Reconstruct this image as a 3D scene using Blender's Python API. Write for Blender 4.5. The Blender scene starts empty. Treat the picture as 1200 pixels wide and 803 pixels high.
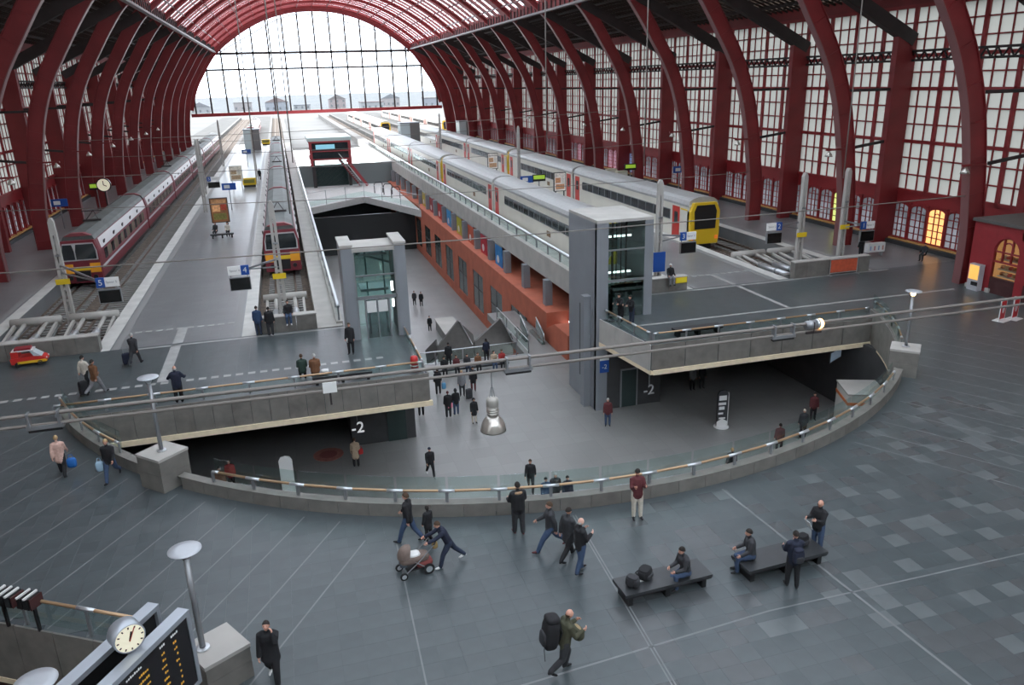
import bpy, bmesh, math, random
import numpy as np
from mathutils import Vector, Matrix
from mathutils.geometry import tessellate_polygon
random.seed(7)
SC = bpy.context.scene
COL = SC.collection

# ------------------------------------------------------------------ camera
F_PX = 913.0
ROT = np.array([[0.96022964, -0.11309487, 0.25528141],
                [-0.27792313, -0.29941719, 0.91274755],
                [-0.02679143, -0.94739585, -0.31894094]])
CAM_H = 14.0
cd = bpy.data.cameras.new('camera')
cd.sensor_width = 36.0
cd.lens = F_PX / 1200.0 * 36.0
cd.clip_start = 0.1
cd.clip_end = 3000.0
cam = bpy.data.objects.new('camera', cd)
COL.objects.link(cam)
M4 = Matrix.Identity(4)
for i in range(3):
    M4[i][0] = ROT[i, 0]; M4[i][1] = -ROT[i, 1]; M4[i][2] = -ROT[i, 2]
M4[2][3] = CAM_H
cam.matrix_world = M4
SC.camera = cam

# ------------------------------------------------------------------ daylight and exposure
world = bpy.data.worlds.new('overcast_sky')
SC.world = world
world.use_nodes = True
bg = world.node_tree.nodes['Background']
bg.inputs[0].default_value = (0.90, 0.95, 1.0, 1)
bg.inputs[1].default_value = 5.0
vs = SC.view_settings
vs.view_transform = 'Standard'
vs.look = 'None'
vs.exposure = 0.27
vs.gamma = 1.0
vs.use_curve_mapping = False
cy = SC.cycles
cy.max_bounces = 8
cy.diffuse_bounces = 4
cy.glossy_bounces = 3
cy.transmission_bounces = 4
cy.transparent_max_bounces = 40
cy.caustics_reflective = False
cy.caustics_refractive = False
cy.sample_clamp_indirect = 8.0
cy.use_denoising = True

# ------------------------------------------------------------------ pixel to ground (layout helper)
def G(px, py, z=0.0):
    d = ROT @ np.array([px - 600.0, py - 401.5, F_PX])
    t = (z - CAM_H) / d[2]
    return (float(d[0] * t), float(d[1] * t))

# ------------------------------------------------------------------ materials
MATS = {}
def mat(name, col, rough=0.6, metal=0.0, noise=0.0, scale=3.0, emit=0.0, spec=0.5, bump=0.0, ecol=None):
    if name in MATS: return MATS[name]
    m = bpy.data.materials.new(name); m.use_nodes = True
    nt = m.node_tree; b = nt.nodes['Principled BSDF']
    b.inputs['Base Color'].default_value = (*col, 1)
    b.inputs['Roughness'].default_value = rough
    b.inputs['Metallic'].default_value = metal
    b.inputs['Specular IOR Level'].default_value = spec
    if emit:
        b.inputs['Emission Color'].default_value = (*(ecol or col), 1)
        b.inputs['Emission Strength'].default_value = emit
    if noise or bump:
        tc = nt.nodes.new('ShaderNodeTexCoord')
        n = nt.nodes.new('ShaderNodeTexNoise'); n.inputs['Scale'].default_value = scale; n.inputs['Detail'].default_value = 5
        nt.links.new(tc.outputs['Object'], n.inputs['Vector'])
        if noise:
            mr = nt.nodes.new('ShaderNodeMapRange')
            mr.inputs[1].default_value = 0.25; mr.inputs[2].default_value = 0.75
            mr.inputs[3].default_value = 1 - noise; mr.inputs[4].default_value = 1 + noise
            nt.links.new(n.outputs['Fac'], mr.inputs[0])
            mx = nt.nodes.new('ShaderNodeMix'); mx.data_type = 'RGBA'; mx.blend_type = 'MULTIPLY'; mx.inputs[0].default_value = 1
            mx.inputs[6].default_value = (*col, 1)
            nt.links.new(mr.outputs[0], mx.inputs[7])
            nt.links.new(mx.outputs[2], b.inputs['Base Color'])
        if bump:
            bp = nt.nodes.new('ShaderNodeBump'); bp.inputs['Strength'].default_value = bump; bp.inputs['Distance'].default_value = 0.02
            nt.links.new(n.outputs['Fac'], bp.inputs['Height']); nt.links.new(bp.outputs[0], b.inputs['Normal'])
    MATS[name] = m
    return m

def glass(name, tint, gloss=0.12, rough=0.02, gcol=(1, 1, 1)):
    """clear pane: tinted see-through with a weak mirror reflection"""
    if name in MATS: return MATS[name]
    m = bpy.data.materials.new(name); m.use_nodes = True
    nt = m.node_tree
    for n in list(nt.nodes): nt.nodes.remove(n)
    o = nt.nodes.new('ShaderNodeOutputMaterial')
    t = nt.nodes.new('ShaderNodeBsdfTransparent'); t.inputs[0].default_value = (*tint, 1)
    g = nt.nodes.new('ShaderNodeBsdfGlossy'); g.inputs['Roughness'].default_value = rough; g.inputs[0].default_value = (*gcol, 1)
    lw = nt.nodes.new('ShaderNodeLayerWeight'); lw.inputs[0].default_value = 0.25
    mr = nt.nodes.new('ShaderNodeMapRange'); mr.inputs[3].default_value = gloss * 0.5; mr.inputs[4].default_value = min(0.9, gloss * 5)
    mx = nt.nodes.new('ShaderNodeMixShader')
    nt.links.new(lw.outputs['Facing'], mr.inputs[0]); nt.links.new(mr.outputs[0], mx.inputs[0])
    nt.links.new(t.outputs[0], mx.inputs[1]); nt.links.new(g.outputs[0], mx.inputs[2]); nt.links.new(mx.outputs[0], o.inputs[0])
    MATS[name] = m
    return m

def frosted(name, col, clear=0.25, noise=0.0, scale=0.3):
    """milky pane lit through by the daylight behind it"""
    if name in MATS: return MATS[name]
    m = bpy.data.materials.new(name); m.use_nodes = True
    nt = m.node_tree
    for n in list(nt.nodes): nt.nodes.remove(n)
    o = nt.nodes.new('ShaderNodeOutputMaterial')
    t = nt.nodes.new('ShaderNodeBsdfTransparent'); t.inputs[0].default_value = (*col, 1)
    d = nt.nodes.new('ShaderNodeBsdfTranslucent'); d.inputs[0].default_value = (*col, 1)
    if noise:
        tc = nt.nodes.new('ShaderNodeTexCoord')
        n = nt.nodes.new('ShaderNodeTexNoise'); n.inputs['Scale'].default_value = scale
        mr = nt.nodes.new('ShaderNodeMapRange'); mr.inputs[1].default_value = .3; mr.inputs[2].default_value = .7
        mr.inputs[3].default_value = 1 - noise; mr.inputs[4].default_value = 1
        mxc = nt.nodes.new('ShaderNodeMix'); mxc.data_type = 'RGBA'; mxc.blend_type = 'MULTIPLY'; mxc.inputs[0].default_value = 1
        mxc.inputs[6].default_value = (*col, 1)
        nt.links.new(tc.outputs['Object'], n.inputs['Vector']); nt.links.new(n.outputs['Fac'], mr.inputs[0])
        nt.links.new(mr.outputs[0], mxc.inputs[7]); nt.links.new(mxc.outputs[2], d.inputs[0])
    mx = nt.nodes.new('ShaderNodeMixShader'); mx.inputs[0].default_value = 1 - clear
    nt.links.new(t.outputs[0], mx.inputs[1]); nt.links.new(d.outputs[0], mx.inputs[2]); nt.links.new(mx.outputs[0], o.inputs[0])
    MATS[name] = m
    return m

def floor_mat(name, col, rough, bx, by, var=0.12, joint=0.75, offset=0.0):
    """stone paving too fine or far to build piece by piece: tone and joints from a brick pattern in object space"""
    if name in MATS: return MATS[name]
    m = mat(name, col, rough)
    nt = m.node_tree; b = nt.nodes['Principled BSDF']
    tc = nt.nodes.new('ShaderNodeTexCoord')
    br = nt.nodes.new('ShaderNodeTexBrick')
    br.offset = offset; br.squash = 1
    br.inputs['Scale'].default_value = 1.0
    br.inputs['Brick Width'].default_value = bx; br.inputs['Row Height'].default_value = by
    br.inputs['Mortar Size'].default_value = 0.012
    br.inputs['Color1'].default_value = (*[c * (1 - var) for c in col], 1)
    br.inputs['Color2'].default_value = (*[c * (1 + var) for c in col], 1)
    br.inputs['Mortar'].default_value = (*[c * joint for c in col], 1)
    nz = nt.nodes.new('ShaderNodeTexNoise'); nz.inputs['Scale'].default_value = 0.35; nz.inputs['Detail'].default_value = 6
    mr = nt.nodes.new('ShaderNodeMapRange'); mr.inputs[3].default_value = 0.85; mr.inputs[4].default_value = 1.15
    mx = nt.nodes.new('ShaderNodeMix'); mx.data_type = 'RGBA'; mx.blend_type = 'MULTIPLY'; mx.inputs[0].default_value = 1
    nt.links.new(tc.outputs['Object'], br.inputs['Vector']); nt.links.new(tc.outputs['Object'], nz.inputs['Vector'])
    nt.links.new(nz.outputs['Fac'], mr.inputs[0])
    nt.links.new(br.outputs['Color'], mx.inputs[6]); nt.links.new(mr.outputs[0], mx.inputs[7])
    nt.links.new(mx.outputs[2], b.inputs['Base Color'])
    return m

RED = mat('dark_red_paint', (0.185, 0.017, 0.019), 0.55, noise=0.25, scale=0.4)
RED2 = mat('bright_red_paint', (0.250, 0.019, 0.022), 0.5, noise=0.15, scale=0.5)
REDV = mat('vault_red_paint', (0.30, 0.040, 0.043), 0.6, noise=0.2, scale=0.3)
DARKSTEEL = mat('sooty_steel', (0.030, 0.022, 0.022), 0.7, noise=0.3, scale=0.8)
FLANGE = mat('flange_grey_red', (0.20, 0.085, 0.085), 0.4)
GREYSTEEL = mat('grey_steel', (0.30, 0.31, 0.32), 0.4, 0.6)
LIGHTSTEEL = mat('light_steel', (0.62, 0.64, 0.66), 0.3, 0.7)
CONC = mat('pale_concrete', (0.42, 0.40, 0.37), 0.8, noise=0.14, scale=0.7, bump=0.1)
CONCD = mat('grey_concrete', (0.24, 0.235, 0.225), 0.8, noise=0.2, scale=0.8, bump=0.1)
GRAN = mat('brown_grey_granite', (0.178, 0.168, 0.150), 0.55, noise=0.2, scale=2.0)
GRAN2 = mat('brown_grey_granite_worn', (0.162, 0.151, 0.134), 0.6, noise=0.25, scale=2.0)
BEIGE = mat('beige_edge_stone', (0.80, 0.67, 0.47), 0.6, noise=0.1)
EDGE = mat('white_platform_edge', (0.55, 0.54, 0.51), 0.6, noise=0.15, scale=1.0)
INLAY2 = mat('pale_guide_stone', (0.34, 0.34, 0.33), 0.45, noise=0.15, scale=2)
INLAY = mat('pale_stone_inlay', (0.155, 0.165, 0.167), 0.4, noise=0.15, scale=2)
TILE = [mat('slate_tile_dark', (0.062, 0.075, 0.079), 0.29, noise=0.12, scale=1.5),
        mat('slate_tile_mid', (0.070, 0.083, 0.087), 0.30, noise=0.12, scale=1.5),
        mat('slate_tile_brownish', (0.074, 0.081, 0.084), 0.27, noise=0.12, scale=1.5),
        mat('slate_tile_pale', (0.106, 0.120, 0.123), 0.30, noise=0.12, scale=1.5)]
JOINT = mat('tile_joint', (0.070, 0.081, 0.088), 0.26)
LOWFLOOR = floor_mat('lower_paving', (0.215, 0.211, 0.203), 0.32, 1.2, 1.2, 0.06, 0.85)
PLAT = floor_mat('platform_paving', (0.185, 0.190, 0.192), 0.30, 1.2, 0.6, 0.05, 0.85, 0.5)
BALLAST = mat('brown_ballast', (0.105, 0.080, 0.062), 0.95, noise=0.5, scale=3.0, bump=0.6)
RAIL = mat('rail_steel', (0.16, 0.12, 0.095), 0.45, 0.5, noise=0.2)
BLACK = mat('black_paint', (0.012, 0.012, 0.013), 0.4)
RUBBER = mat('black_rubber', (0.015, 0.015, 0.016), 0.7)
WHITE = mat('white_paint', (0.72, 0.72, 0.70), 0.45)
YELLOW = mat('yellow_plate', (0.80, 0.55, 0.02), 0.5)
BLUE = mat('sign_blue', (0.012, 0.075, 0.33), 0.4)
BRASS = mat('brass_rail', (0.44, 0.29, 0.17), 0.3, 0.5)
SANDST = mat('red_sandstone', (0.46, 0.125, 0.070), 0.75, noise=0.16, scale=0.8, bump=0.1)
LIFTGREY = mat('lift_grey_panel', (0.26, 0.275, 0.295), 0.45, 0.2, noise=0.06, scale=0.6)
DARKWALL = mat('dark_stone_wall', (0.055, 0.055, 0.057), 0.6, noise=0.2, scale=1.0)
GLS = glass('clear_green_glass', (0.88, 0.945, 0.93), 0.04)
GLS_LIFT = glass('lift_glass', (0.76, 0.87, 0.85), 0.10)
GLS_SKY = glass('roof_glass', (0.90, 0.93, 0.96), 0.05)
GLS_DARK = mat('dark_window_glass', (0.02, 0.026, 0.030), 0.08, 0.0, spec=0.9)
GLS_GREEN = mat('greenish_window_glass', (0.035, 0.055, 0.052), 0.25, 0.0, spec=0.35)
FROST = frosted('milky_window_pane', (0.41, 0.41, 0.395), 0.02, 0.10, 0.25)
FROST_LOW = frosted('lower_window_pane', (0.42, 0.42, 0.44), 0.02, 0.45, 0.55)
FROST_DIM = frosted('sooty_roof_pane', (0.036, 0.027, 0.021), 0.02, 0.4, 0.4)
SKINM = mat('skin', (0.62, 0.33, 0.24), 0.55)

# ------------------------------------------------------------------ mesh collector
class MB:
    def __init__(s): s.v = []; s.f = []; s.mi = []; s.m = 0
    def add(s, vs_, fs_):
        o = len(s.v); s.v.extend(vs_)
        for f in fs_: s.f.append(tuple(i + o for i in f)); s.mi.append(s.m)
        return s
    def box(s, x0, x1, y0, y1, z0, z1):
        return s.add([(x0, y0, z0), (x1, y0, z0), (x1, y1, z0), (x0, y1, z0), (x0, y0, z1), (x1, y0, z1), (x1, y1, z1), (x0, y1, z1)],
                     [(0, 3, 2, 1), (4, 5, 6, 7), (0, 1, 5, 4), (1, 2, 6, 5), (2, 3, 7, 6), (3, 0, 4, 7)])
    def beam(s, a, b, w, h, up=(0, 0, 1)):
        a = Vector(a); b = Vector(b); d = (b - a).normalized(); u = Vector(up)
        r = d.cross(u)
        if r.length < 1e-4: r = d.cross(Vector((1, 0, 0)))
        r.normalize(); u = r.cross(d).normalized()
        P = []
        for p in (a, b):
            for sx, sz in ((-1, -1), (1, -1), (1, 1), (-1, 1)):
                P.append(tuple(p + r * (sx * w / 2) + u * (sz * h / 2)))
        return s.add(P, [(0, 1, 2, 3), (7, 6, 5, 4), (0, 4, 5, 1), (1, 5, 6, 2), (2, 6, 7, 3), (3, 7, 4, 0)])
    def tube(s, pts, r, n=8, closed=False, caps=True):
        pts = [Vector(p) for p in pts]; N = len(pts)
        rr = r if isinstance(r, (list, tuple)) else [r] * N
        V = []; prev = None
        for i, p in enumerate(pts):
            d = (pts[min(i + 1, N - 1)] - pts[max(i - 1, 0)]).normalized()
            if prev is None:
                a = d.cross(Vector((0, 0, 1)))
                if a.length < 1e-3: a = d.cross(Vector((1, 0, 0)))
            else:
                a = prev - d * prev.dot(d)
                if a.length < 1e-4: a = d.cross(Vector((0, 0, 1)))
            a.normalize(); prev = a; b = d.cross(a)
            for k in range(n):
                t = 2 * math.pi * k / n
                V.append(tuple(p + (a * math.cos(t) + b * math.sin(t)) * rr[i]))
        Fc = []
        for i in range(N - 1):
            for k in range(n):
                k2 = (k + 1) % n
                Fc.append((i * n + k, i * n + k2, (i + 1) * n + k2, (i + 1) * n + k))
        if caps:
            Fc.append(tuple(range(n - 1, -1, -1))); Fc.append(tuple((N - 1) * n + k for k in range(n)))
        return s.add(V, Fc)
    def lathe(s, prof, n=20, c=(0, 0, 0)):
        V = []; N = len(prof)
        for r, z in prof:
            for k in range(n):
                t = 2 * math.pi * k / n
                V.append((c[0] + r * math.cos(t), c[1] + r * math.sin(t), c[2] + z))
        Fc = []
        for i in range(N - 1):
            for k in range(n):
                k2 = (k + 1) % n
                Fc.append((i * n + k, i * n + k2, (i + 1) * n + k2, (i + 1) * n + k))
        Fc.append(tuple(range(n - 1, -1, -1))); Fc.append(tuple((N - 1) * n + k for k in range(n)))
        return s.add(V, Fc)
    def prism(s, poly, z0, z1, holes=()):
        loops = [list(poly)] + [list(h) for h in holes]
        flat = [p for l in loops for p in l]; n = len(flat)
        tris = tessellate_polygon([[Vector((p[0], p[1], 0)) for p in l] for l in loops])
        V = [(p[0], p[1], z1) for p in flat] + [(p[0], p[1], z0) for p in flat]
        Fc = []
        for t in tris:
            a, b, c = [flat[i] for i in t]
            if (b[0] - a[0]) * (c[1] - a[1]) - (b[1] - a[1]) * (c[0] - a[0]) < 0: t = (t[0], t[2], t[1])
            Fc.append(tuple(t)); Fc.append((t[2] + n, t[1] + n, t[0] + n))
        o = 0
        for l in loops:
            m = len(l)
            for i in range(m):
                j = (i + 1) % m; Fc.append((o + i, o + j, o + j + n, o + i + n))
            o += m
        return s.add(V, Fc)
    def extr(s, poly, axis, a0, a1):
        """convex-ish polygon in the plane normal to axis, extruded from a0 to a1 (ngon caps)"""
        n = len(poly)
        def P(p, a): return (a, p[0], p[1]) if axis == 0 else ((p[0], a, p[1]) if axis == 1 else (p[0], p[1], a))
        V = [P(p, a0) for p in poly] + [P(p, a1) for p in poly]
        Fc = [tuple(range(n - 1, -1, -1)), tuple(range(n, 2 * n))] + [(i, (i + 1) % n, (i + 1) % n + n, i + n) for i in range(n)]
        return s.add(V, Fc)
    def ball(s, c, r, e=1.0, nu=12, nv=8):
        """ellipsoid (e=1) to rounded box (e<1)"""
        if not isinstance(r, (tuple, list)): r = (r, r, r)
        pw = lambda x: math.copysign(abs(x) ** e, x)
        V = []
        for j in range(nv + 1):
            ph = -math.pi / 2 + math.pi * j / nv
            for i in range(nu):
                th = 2 * math.pi * (i + 0.5) / nu
                V.append((c[0] + r[0] * pw(math.cos(ph)) * pw(math.cos(th)), c[1] + r[1] * pw(math.cos(ph)) * pw(math.sin(th)), c[2] + r[2] * pw(math.sin(ph))))
        Fc = []
        for j in range(nv):
            for i in range(nu):
                i2 = (i + 1) % nu; Fc.append((j * nu + i, j * nu + i2, (j + 1) * nu + i2, (j + 1) * nu + i))
        return s.add(V, Fc)
    def xform(s, M, start=0):
        for i in range(start, len(s.v)): s.v[i] = tuple(M @ Vector(s.v[i]))
        return s
    def mesh(s, name, mats, smooth=False):
        me = bpy.data.meshes.new(name)
        me.from_pydata(s.v, [], s.f)
        if not isinstance(mats, (list, tuple)): mats = [mats]
        for m in mats: me.materials.append(m)
        if len(mats) > 1: me.polygons.foreach_set('material_index', s.mi)
        if smooth: me.polygons.foreach_set('use_smooth', [True] * len(me.polygons))
        me.update()
        return me
    def build(s, name, mats, parent=None, smooth=False, **tags):
        return obj(name, s.mesh(name, mats, smooth), parent, **tags)

def obj(name, data, parent=None, loc=None, rotz=0.0, **tags):
    o = bpy.data.objects.new(name, data)
    COL.objects.link(o)
    if parent is not None: o.parent = parent
    if loc is not None: o.location = loc
    if rotz: o.rotation_euler = (0, 0, rotz)
    for k, v in tags.items(): o[k] = v
    return o
def thing(name, label, cat, loc=(0, 0, 0), rotz=0.0, group=None):
    t = {'label': label, 'category': cat}
    if group: t['group'] = group
    return obj(name, None, None, loc, rotz, **t)
def struct(name, mb, m, parent=None, **k):
    return mb.build(name, m, parent, **({} if parent else {'kind': 'structure'}), **k)
def structe(name, loc=(0, 0, 0)): return obj(name, None, None, loc, kind='structure')
TMP = bpy.data.scenes.new('scratch')
def scratch_eval(o):
    """evaluate one object in an empty scratch scene (fast) and return a finished mesh"""
    TMP.collection.objects.link(o)
    vl = TMP.view_layers[0]; vl.update()
    return bpy.data.meshes.new_from_object(o.evaluated_get(vl.depsgraph))
def text_part(name, body, size, m, parent, loc, rot, ext=0.004, align='CENTER'):
    c = bpy.data.curves.new(name, 'FONT'); c.body = body; c.size = size; c.extrude = ext; c.align_x = align; c.align_y = 'CENTER'
    c.materials.append(m)
    to = bpy.data.objects.new(name + '_tmp', c)
    me = scratch_eval(to)
    bpy.data.objects.remove(to); bpy.data.curves.remove(c)
    me.materials.clear(); me.materials.append(m)
    o = obj(name, me, parent, loc); o.rotation_euler = rot
    return o

# ================================================================== THE PLACE
XC = 11.1
CWX, CWY, RW = 11.0, 45.6, 23.7          # round well in the concourse
YEND = 218.3
ZL, ZD = -6.0, -10.8                      # lower concourse, deep level
BAY = 13.6
RIBY = [41.5 + BAY * k for k in range(-3, 14)]
def circ(a, r): return (CWX + r * math.cos(math.radians(a)), CWY + r * math.sin(math.radians(a)))
def in_view(x, y, z, m=15):
    v = ROT.T @ np.array([x, y, z - CAM_H])
    if v[2] < 0.5: return False
    px = 600 + F_PX * v[0] / v[2]; py = 401.5 + F_PX * v[1] / v[2]
    return -m < px < 1200 + m and -m < py < 803 + m

# escalator pit at the lower left of the concourse
DX, DY = 0.52, 0.854
NX, NY = -0.854, 0.52
PA = (-4.0, 18.0)
PB = (PA[0] + NX * 9, PA[1] + NY * 9)
PC = (PB[0] - DX * 13, PB[1] - DY * 13)
PD = (PA[0] - DX * 13, PA[1] - DY * 13)
def in_pit(x, y, m=0.0):
    u = (x - PA[0]) * NX + (y - PA[1]) * NY; w = -((x - PA[0]) * DX + (y - PA[1]) * DY)
    return -m < u < 9 + m and -m < w < 13 + m
def in_well(x, y, m=0.0):
    if math.hypot(x - CWX, y - CWY) < RW - 0.2 + m and y < 36.75 + m: return True
    return 5.8 - m < x < 18.3 + m and y > 36

A_R = -math.degrees(math.asin((CWY - 36.75) / (RW - 0.35)))
arc = [circ(a, RW - 0.35) for a in np.linspace(A_R, -180 - A_R, 61)]
outer = [(-27, -4), (49.4, -4), (49.4, 46.7), (17.5, 46.7), (17.5, 42.4), (18.2, 36.75)] + arc + [(5.8, 36.75), (5.8, 46.7), (-27, 46.7)]
floor = struct('floor', MB().prism(outer, -1.5, 0.0, holes=[[PA, PB, PC, PD]]), JOINT)

# --- slate tiles, each proud of its joint
T = 0.6
tiles_in = []; tiles_far = []; cut = []
rng = random.Random(3)
for ix in range(-45, 83):
    for iy in range(16, 78):
        x0, y0 = ix * T, iy * T
        cx, cyy = x0 + T / 2, y0 + T / 2
        if cx < -26.8 or cx > 49.2 or cyy > 46.6 or in_pit(cx, cyy, 0.42): continue
        if not in_view(cx, cyy, 0, 60): continue
        corners = [(x0, y0), (x0 + T, y0), (x0 + T, y0 + T), (x0, y0 + T)]
        nin = sum(in_well(*c) for c in corners)
        near_kerb = abs(math.hypot(cx - CWX, cyy - CWY) - RW + .15) < .55 and cyy < 37.5
        if nin == 4 and not near_kerb: continue
        if near_kerb or nin:
            for a_ in range(4):          # a cut tile along the edge
                for b_ in range(4):
                    qx, qy = x0 + (a_ + .5) * T / 4, y0 + (b_ + .5) * T / 4
                    if not in_well(qx, qy, .03): cut.append((qx, qy, 1 if rng.random() < .0 else 0))
            continue
        patch = math.sin(cx * 0.37 + 1.3) * math.sin(cyy * 0.41 + 0.4)
        right = cx > 7
        r = rng.random()
        if right: tone = 3 if r < (0.13 + 0.08 * patch) else (2 if r < 0.38 else (1 if r < 0.75 else 0))
        else: tone = 1 if r < 0.75 else 0
        if cyy > 36.3 or cx > 29 or (tone == 3 and cyy > 25.5): tone = 1
        d2 = cx * cx + cyy * cyy
        (tiles_in if in_view(cx, cyy, 0, -6) else tiles_far).append((d2, cx, cyy, tone))
tiles_in.sort()
g = 0.0012
tile_meshes = []
for t in range(4):
    b = MB(); b.box(-T / 2 + g, T / 2 - g, -T / 2 + g, T / 2 - g, -0.001, 0.012)
    tile_meshes.append(b.mesh('tile', TILE[t]))
for d2, x, y, t in tiles_in[:300]:
    obj('tile', tile_meshes[t], floor, (x, y, 0))
b = MB()
for d2, x, y, t in tiles_in[300:] + tiles_far:
    b.m = t
    x0, x1, y0, y1 = x - T / 2 + g, x + T / 2 - g, y - T / 2 + g, y + T / 2 - g
    o = len(b.v)
    b.add([(x0, y0, 0), (x1, y0, 0), (x1, y1, 0), (x0, y1, 0), (x0, y0, .012), (x1, y0, .012), (x1, y1, .012), (x0, y1, .012)],
          [(4, 5, 6, 7), (0, 1, 5, 4), (1, 2, 6, 5), (2, 3, 7, 6), (3, 0, 4, 7)])
b.m = 1
for qx, qy, t in cut: b.box(qx - T / 8, qx + T / 8, qy - T / 8, qy + T / 8, 0, .012)
o = b.build('tile_field', TILE, floor, kind='stuff')

# --- pale inlay lines in the paving
def inlay(pts_ok, a, b_, w=0.09, m=INLAY):
    n = 60; run = []; A = np.array(a); B = np.array(b_)
    d = (B - A) / np.linalg.norm(B - A); q = np.array([-d[1], d[0]]) * w / 2
    segs = []; start = None; last = None
    for i in range(n * 4 + 1):
        p = A + (B - A) * i / (n * 4)
        ok = pts_ok(p[0], p[1])
        if ok and start is None: start = p
        if not ok and start is not None: segs.append((start, last)); start = None
        last = p
    if start is not None: segs.append((start, last))
    for s, e in segs:
        if np.linalg.norm(e - s) < 0.3: continue
        mb = MB()
        mb.prism([tuple(s - q), tuple(e - q), tuple(e + q), tuple(s + q)], 0.0, 0.014)
        mb.build('inlay_line', INLAY2 if s[1] > 36 else m, floor)
okc = lambda x, y: not in_well(x, y, 0.55) and not in_pit(x, y, 0.45) and y < 46.5
for k in range(-4, 10):
    off = 16.06 + 1.345 * k
    bx, by = NX * off, NY * off
    f = lambda x, y: okc(x, y) and x < 1.2 and y < 36
    inlay(f, (bx + DX * 2, by + DY * 2), (bx + DX * 32, by + DY * 32), 0.05)
    f2 = lambda x, y: okc(x, y) and x > 20.5 and y < 36
    inlay(f2, (2 * XC - (bx + DX * 2), by + DY * 2), (2 * XC - (bx + DX * 32), by + DY * 32), 0.05)
inlay(okc, (1.7, 8), (2.1, 22), 0.045)
inlay(okc, (7.3, 8), (8.05, 22), 0.04); inlay(okc, (7.39, 8), (8.14, 22), 0.04)
inlay(okc, (14.5, 9), (13.65, 22), 0.08)
inlay(okc, (4.0, 14.75), (11.4, 15.35), 0.06); inlay(okc, (11.4, 15.35), (21.5, 15.3), 0.05)
inlay(okc, (18.9, 40.35), (42, 40.35), 0.22); inlay(okc, (18, 46.45), (42, 46.45), 0.25)
inlay(okc, (29.4, 40.4), (29.4, 46.6), 0.3); inlay(okc, (-7.15, 40.3), (-7.15, 46.5), 0.55)
inlay(okc, (-9.2, 46.45), (5.5, 46.45), 0.22)
for i in range(52):
    x = -27 + 0.6 * i
    inlay(okc, (x, 40.1), (x + 0.36, 40.1), 0.3)
# --- fascia trim of the slabs and the well edge
trim = MB().box(-10.6, 5.95, 36.60, 36.78, -1.68, -1.42)
struct('trim_1', trim, BEIGE)
struct('trim_2', MB().beam((18.3, 36.68, -1.55), (33, 36.68, -1.55), .16, .26).beam((18.25, 36.7, -1.55), (17.45, 42.4, -1.55), .16, .26), BEIGE)
mb = MB()
ar = [circ(a, RW - 0.32) for a in np.linspace(A_R, -180 - A_R, 49)]
for p, q in zip(ar[:-1], ar[1:]): mb.beam((*p, -1.53), (*q, -1.53), .14, .17)
struct('trim_3', mb, BEIGE)
# slab fronts clad with stone panels
def clad(name, a, b_, z0, z1, n, th=0.06, m=GRAN):
    par = structe(name)
    A = Vector((*a, 0)); B = Vector((*b_, 0)); d = (B - A) / n; nn = Vector((d.y, -d.x, 0)).normalized() * th
    for i in range(n):
        p = A + d * (i + 0.012); q = A + d * (i + 0.988)
        x = MB().prism([(p.x, p.y), ((p + nn).x, (p + nn).y), ((q + nn).x, (q + nn).y), (q.x, q.y)][::-1], z0, z1)
        x.build('panel', m if rng.random() < .7 else GRAN2, par)
    return par
clad('slab_front_left', (-10.6, 36.76), (5.8, 36.76), -1.45, 0.06, 19)
clad('slab_front_right', (18.2, 36.76), (32.6, 36.76), -1.45, 0.06, 7)
clad('slab_side_right', (17.45, 42.4), (18.2, 36.76), -1.45, 0.06, 3, m=CONC)
clad('slab_side_left', (5.8, 36.76), (5.8, 43.4), -1.45, 0.06, 4)

# --- curved parapet of the well, panel by panel
par = structe('parapet_wall')
NP = 52
angs = np.linspace(A_R + 1, -181 - A_R, NP + 1)
for i in range(NP):
    am = (angs[i] + angs[i + 1]) / 2
    if min(abs(am + 45.3), abs(am + 134.4)) < 1.6: continue      # the lamp pedestals stand here
    a0, a1 = angs[i] - 0.02, angs[i + 1] + 0.02
    quad = [circ(a0, RW), circ(a1, RW), circ(a1, RW - 0.33), circ(a0, RW - 0.33)]
    MB().prism(quad[::-1], -0.02, 0.46).build('panel', GRAN if rng.random() < .7 else GRAN2, par)
mb = MB()
for lo, hi in ((-43.6, A_R + 1), (-132.7, -47), (-181 - A_R, -136.1)):
    aa = np.linspace(hi, lo, 24)
    mb = MB(); mb.prism([circ(a, RW + .01) for a in aa][::-1] + [circ(a, RW - .34) for a in aa], 0.46, 0.50); mb.build('coping', GRAN, par)
mb = MB(); 
ar0 = [circ(a, RW - .33) for a in angs]; ar1 = [circ(a, RW - .40) for a in angs]
mb.prism(ar0[::-1] + ar1, -1.5, 0.46); mb.build('inner_facing', GRAN, par)

# --- lower concourse, its walls and the deep level beyond
low = [(-13.5, 16), (32.2, 16), (32.2, 54.4), (19.8, 54.4), (19.8, 66), (16.2, 66), (16.2, 54.4), (7.0, 54.4), (7.0, 60), (2.3, 60), (2.3, 54.4), (-13.5, 54.4)]
struct('floor_lower', MB().prism(low, ZL - 0.6, ZL), LOWFLOOR)
struct('floor_deep', MB().box(2.0, 19, 50, 152, ZD - .4, ZD), LOWFLOOR)
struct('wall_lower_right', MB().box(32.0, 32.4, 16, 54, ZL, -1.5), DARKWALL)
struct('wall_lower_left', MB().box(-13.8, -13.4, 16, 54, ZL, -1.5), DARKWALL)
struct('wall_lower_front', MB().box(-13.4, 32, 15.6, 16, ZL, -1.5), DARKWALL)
struct('wall_lower_back', MB().box(-13.4, 2.4, 54.1, 54.5, ZL, -1.5).box(20.9, 32, 54.1, 54.5, ZL, -1.5), DARKWALL)
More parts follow.
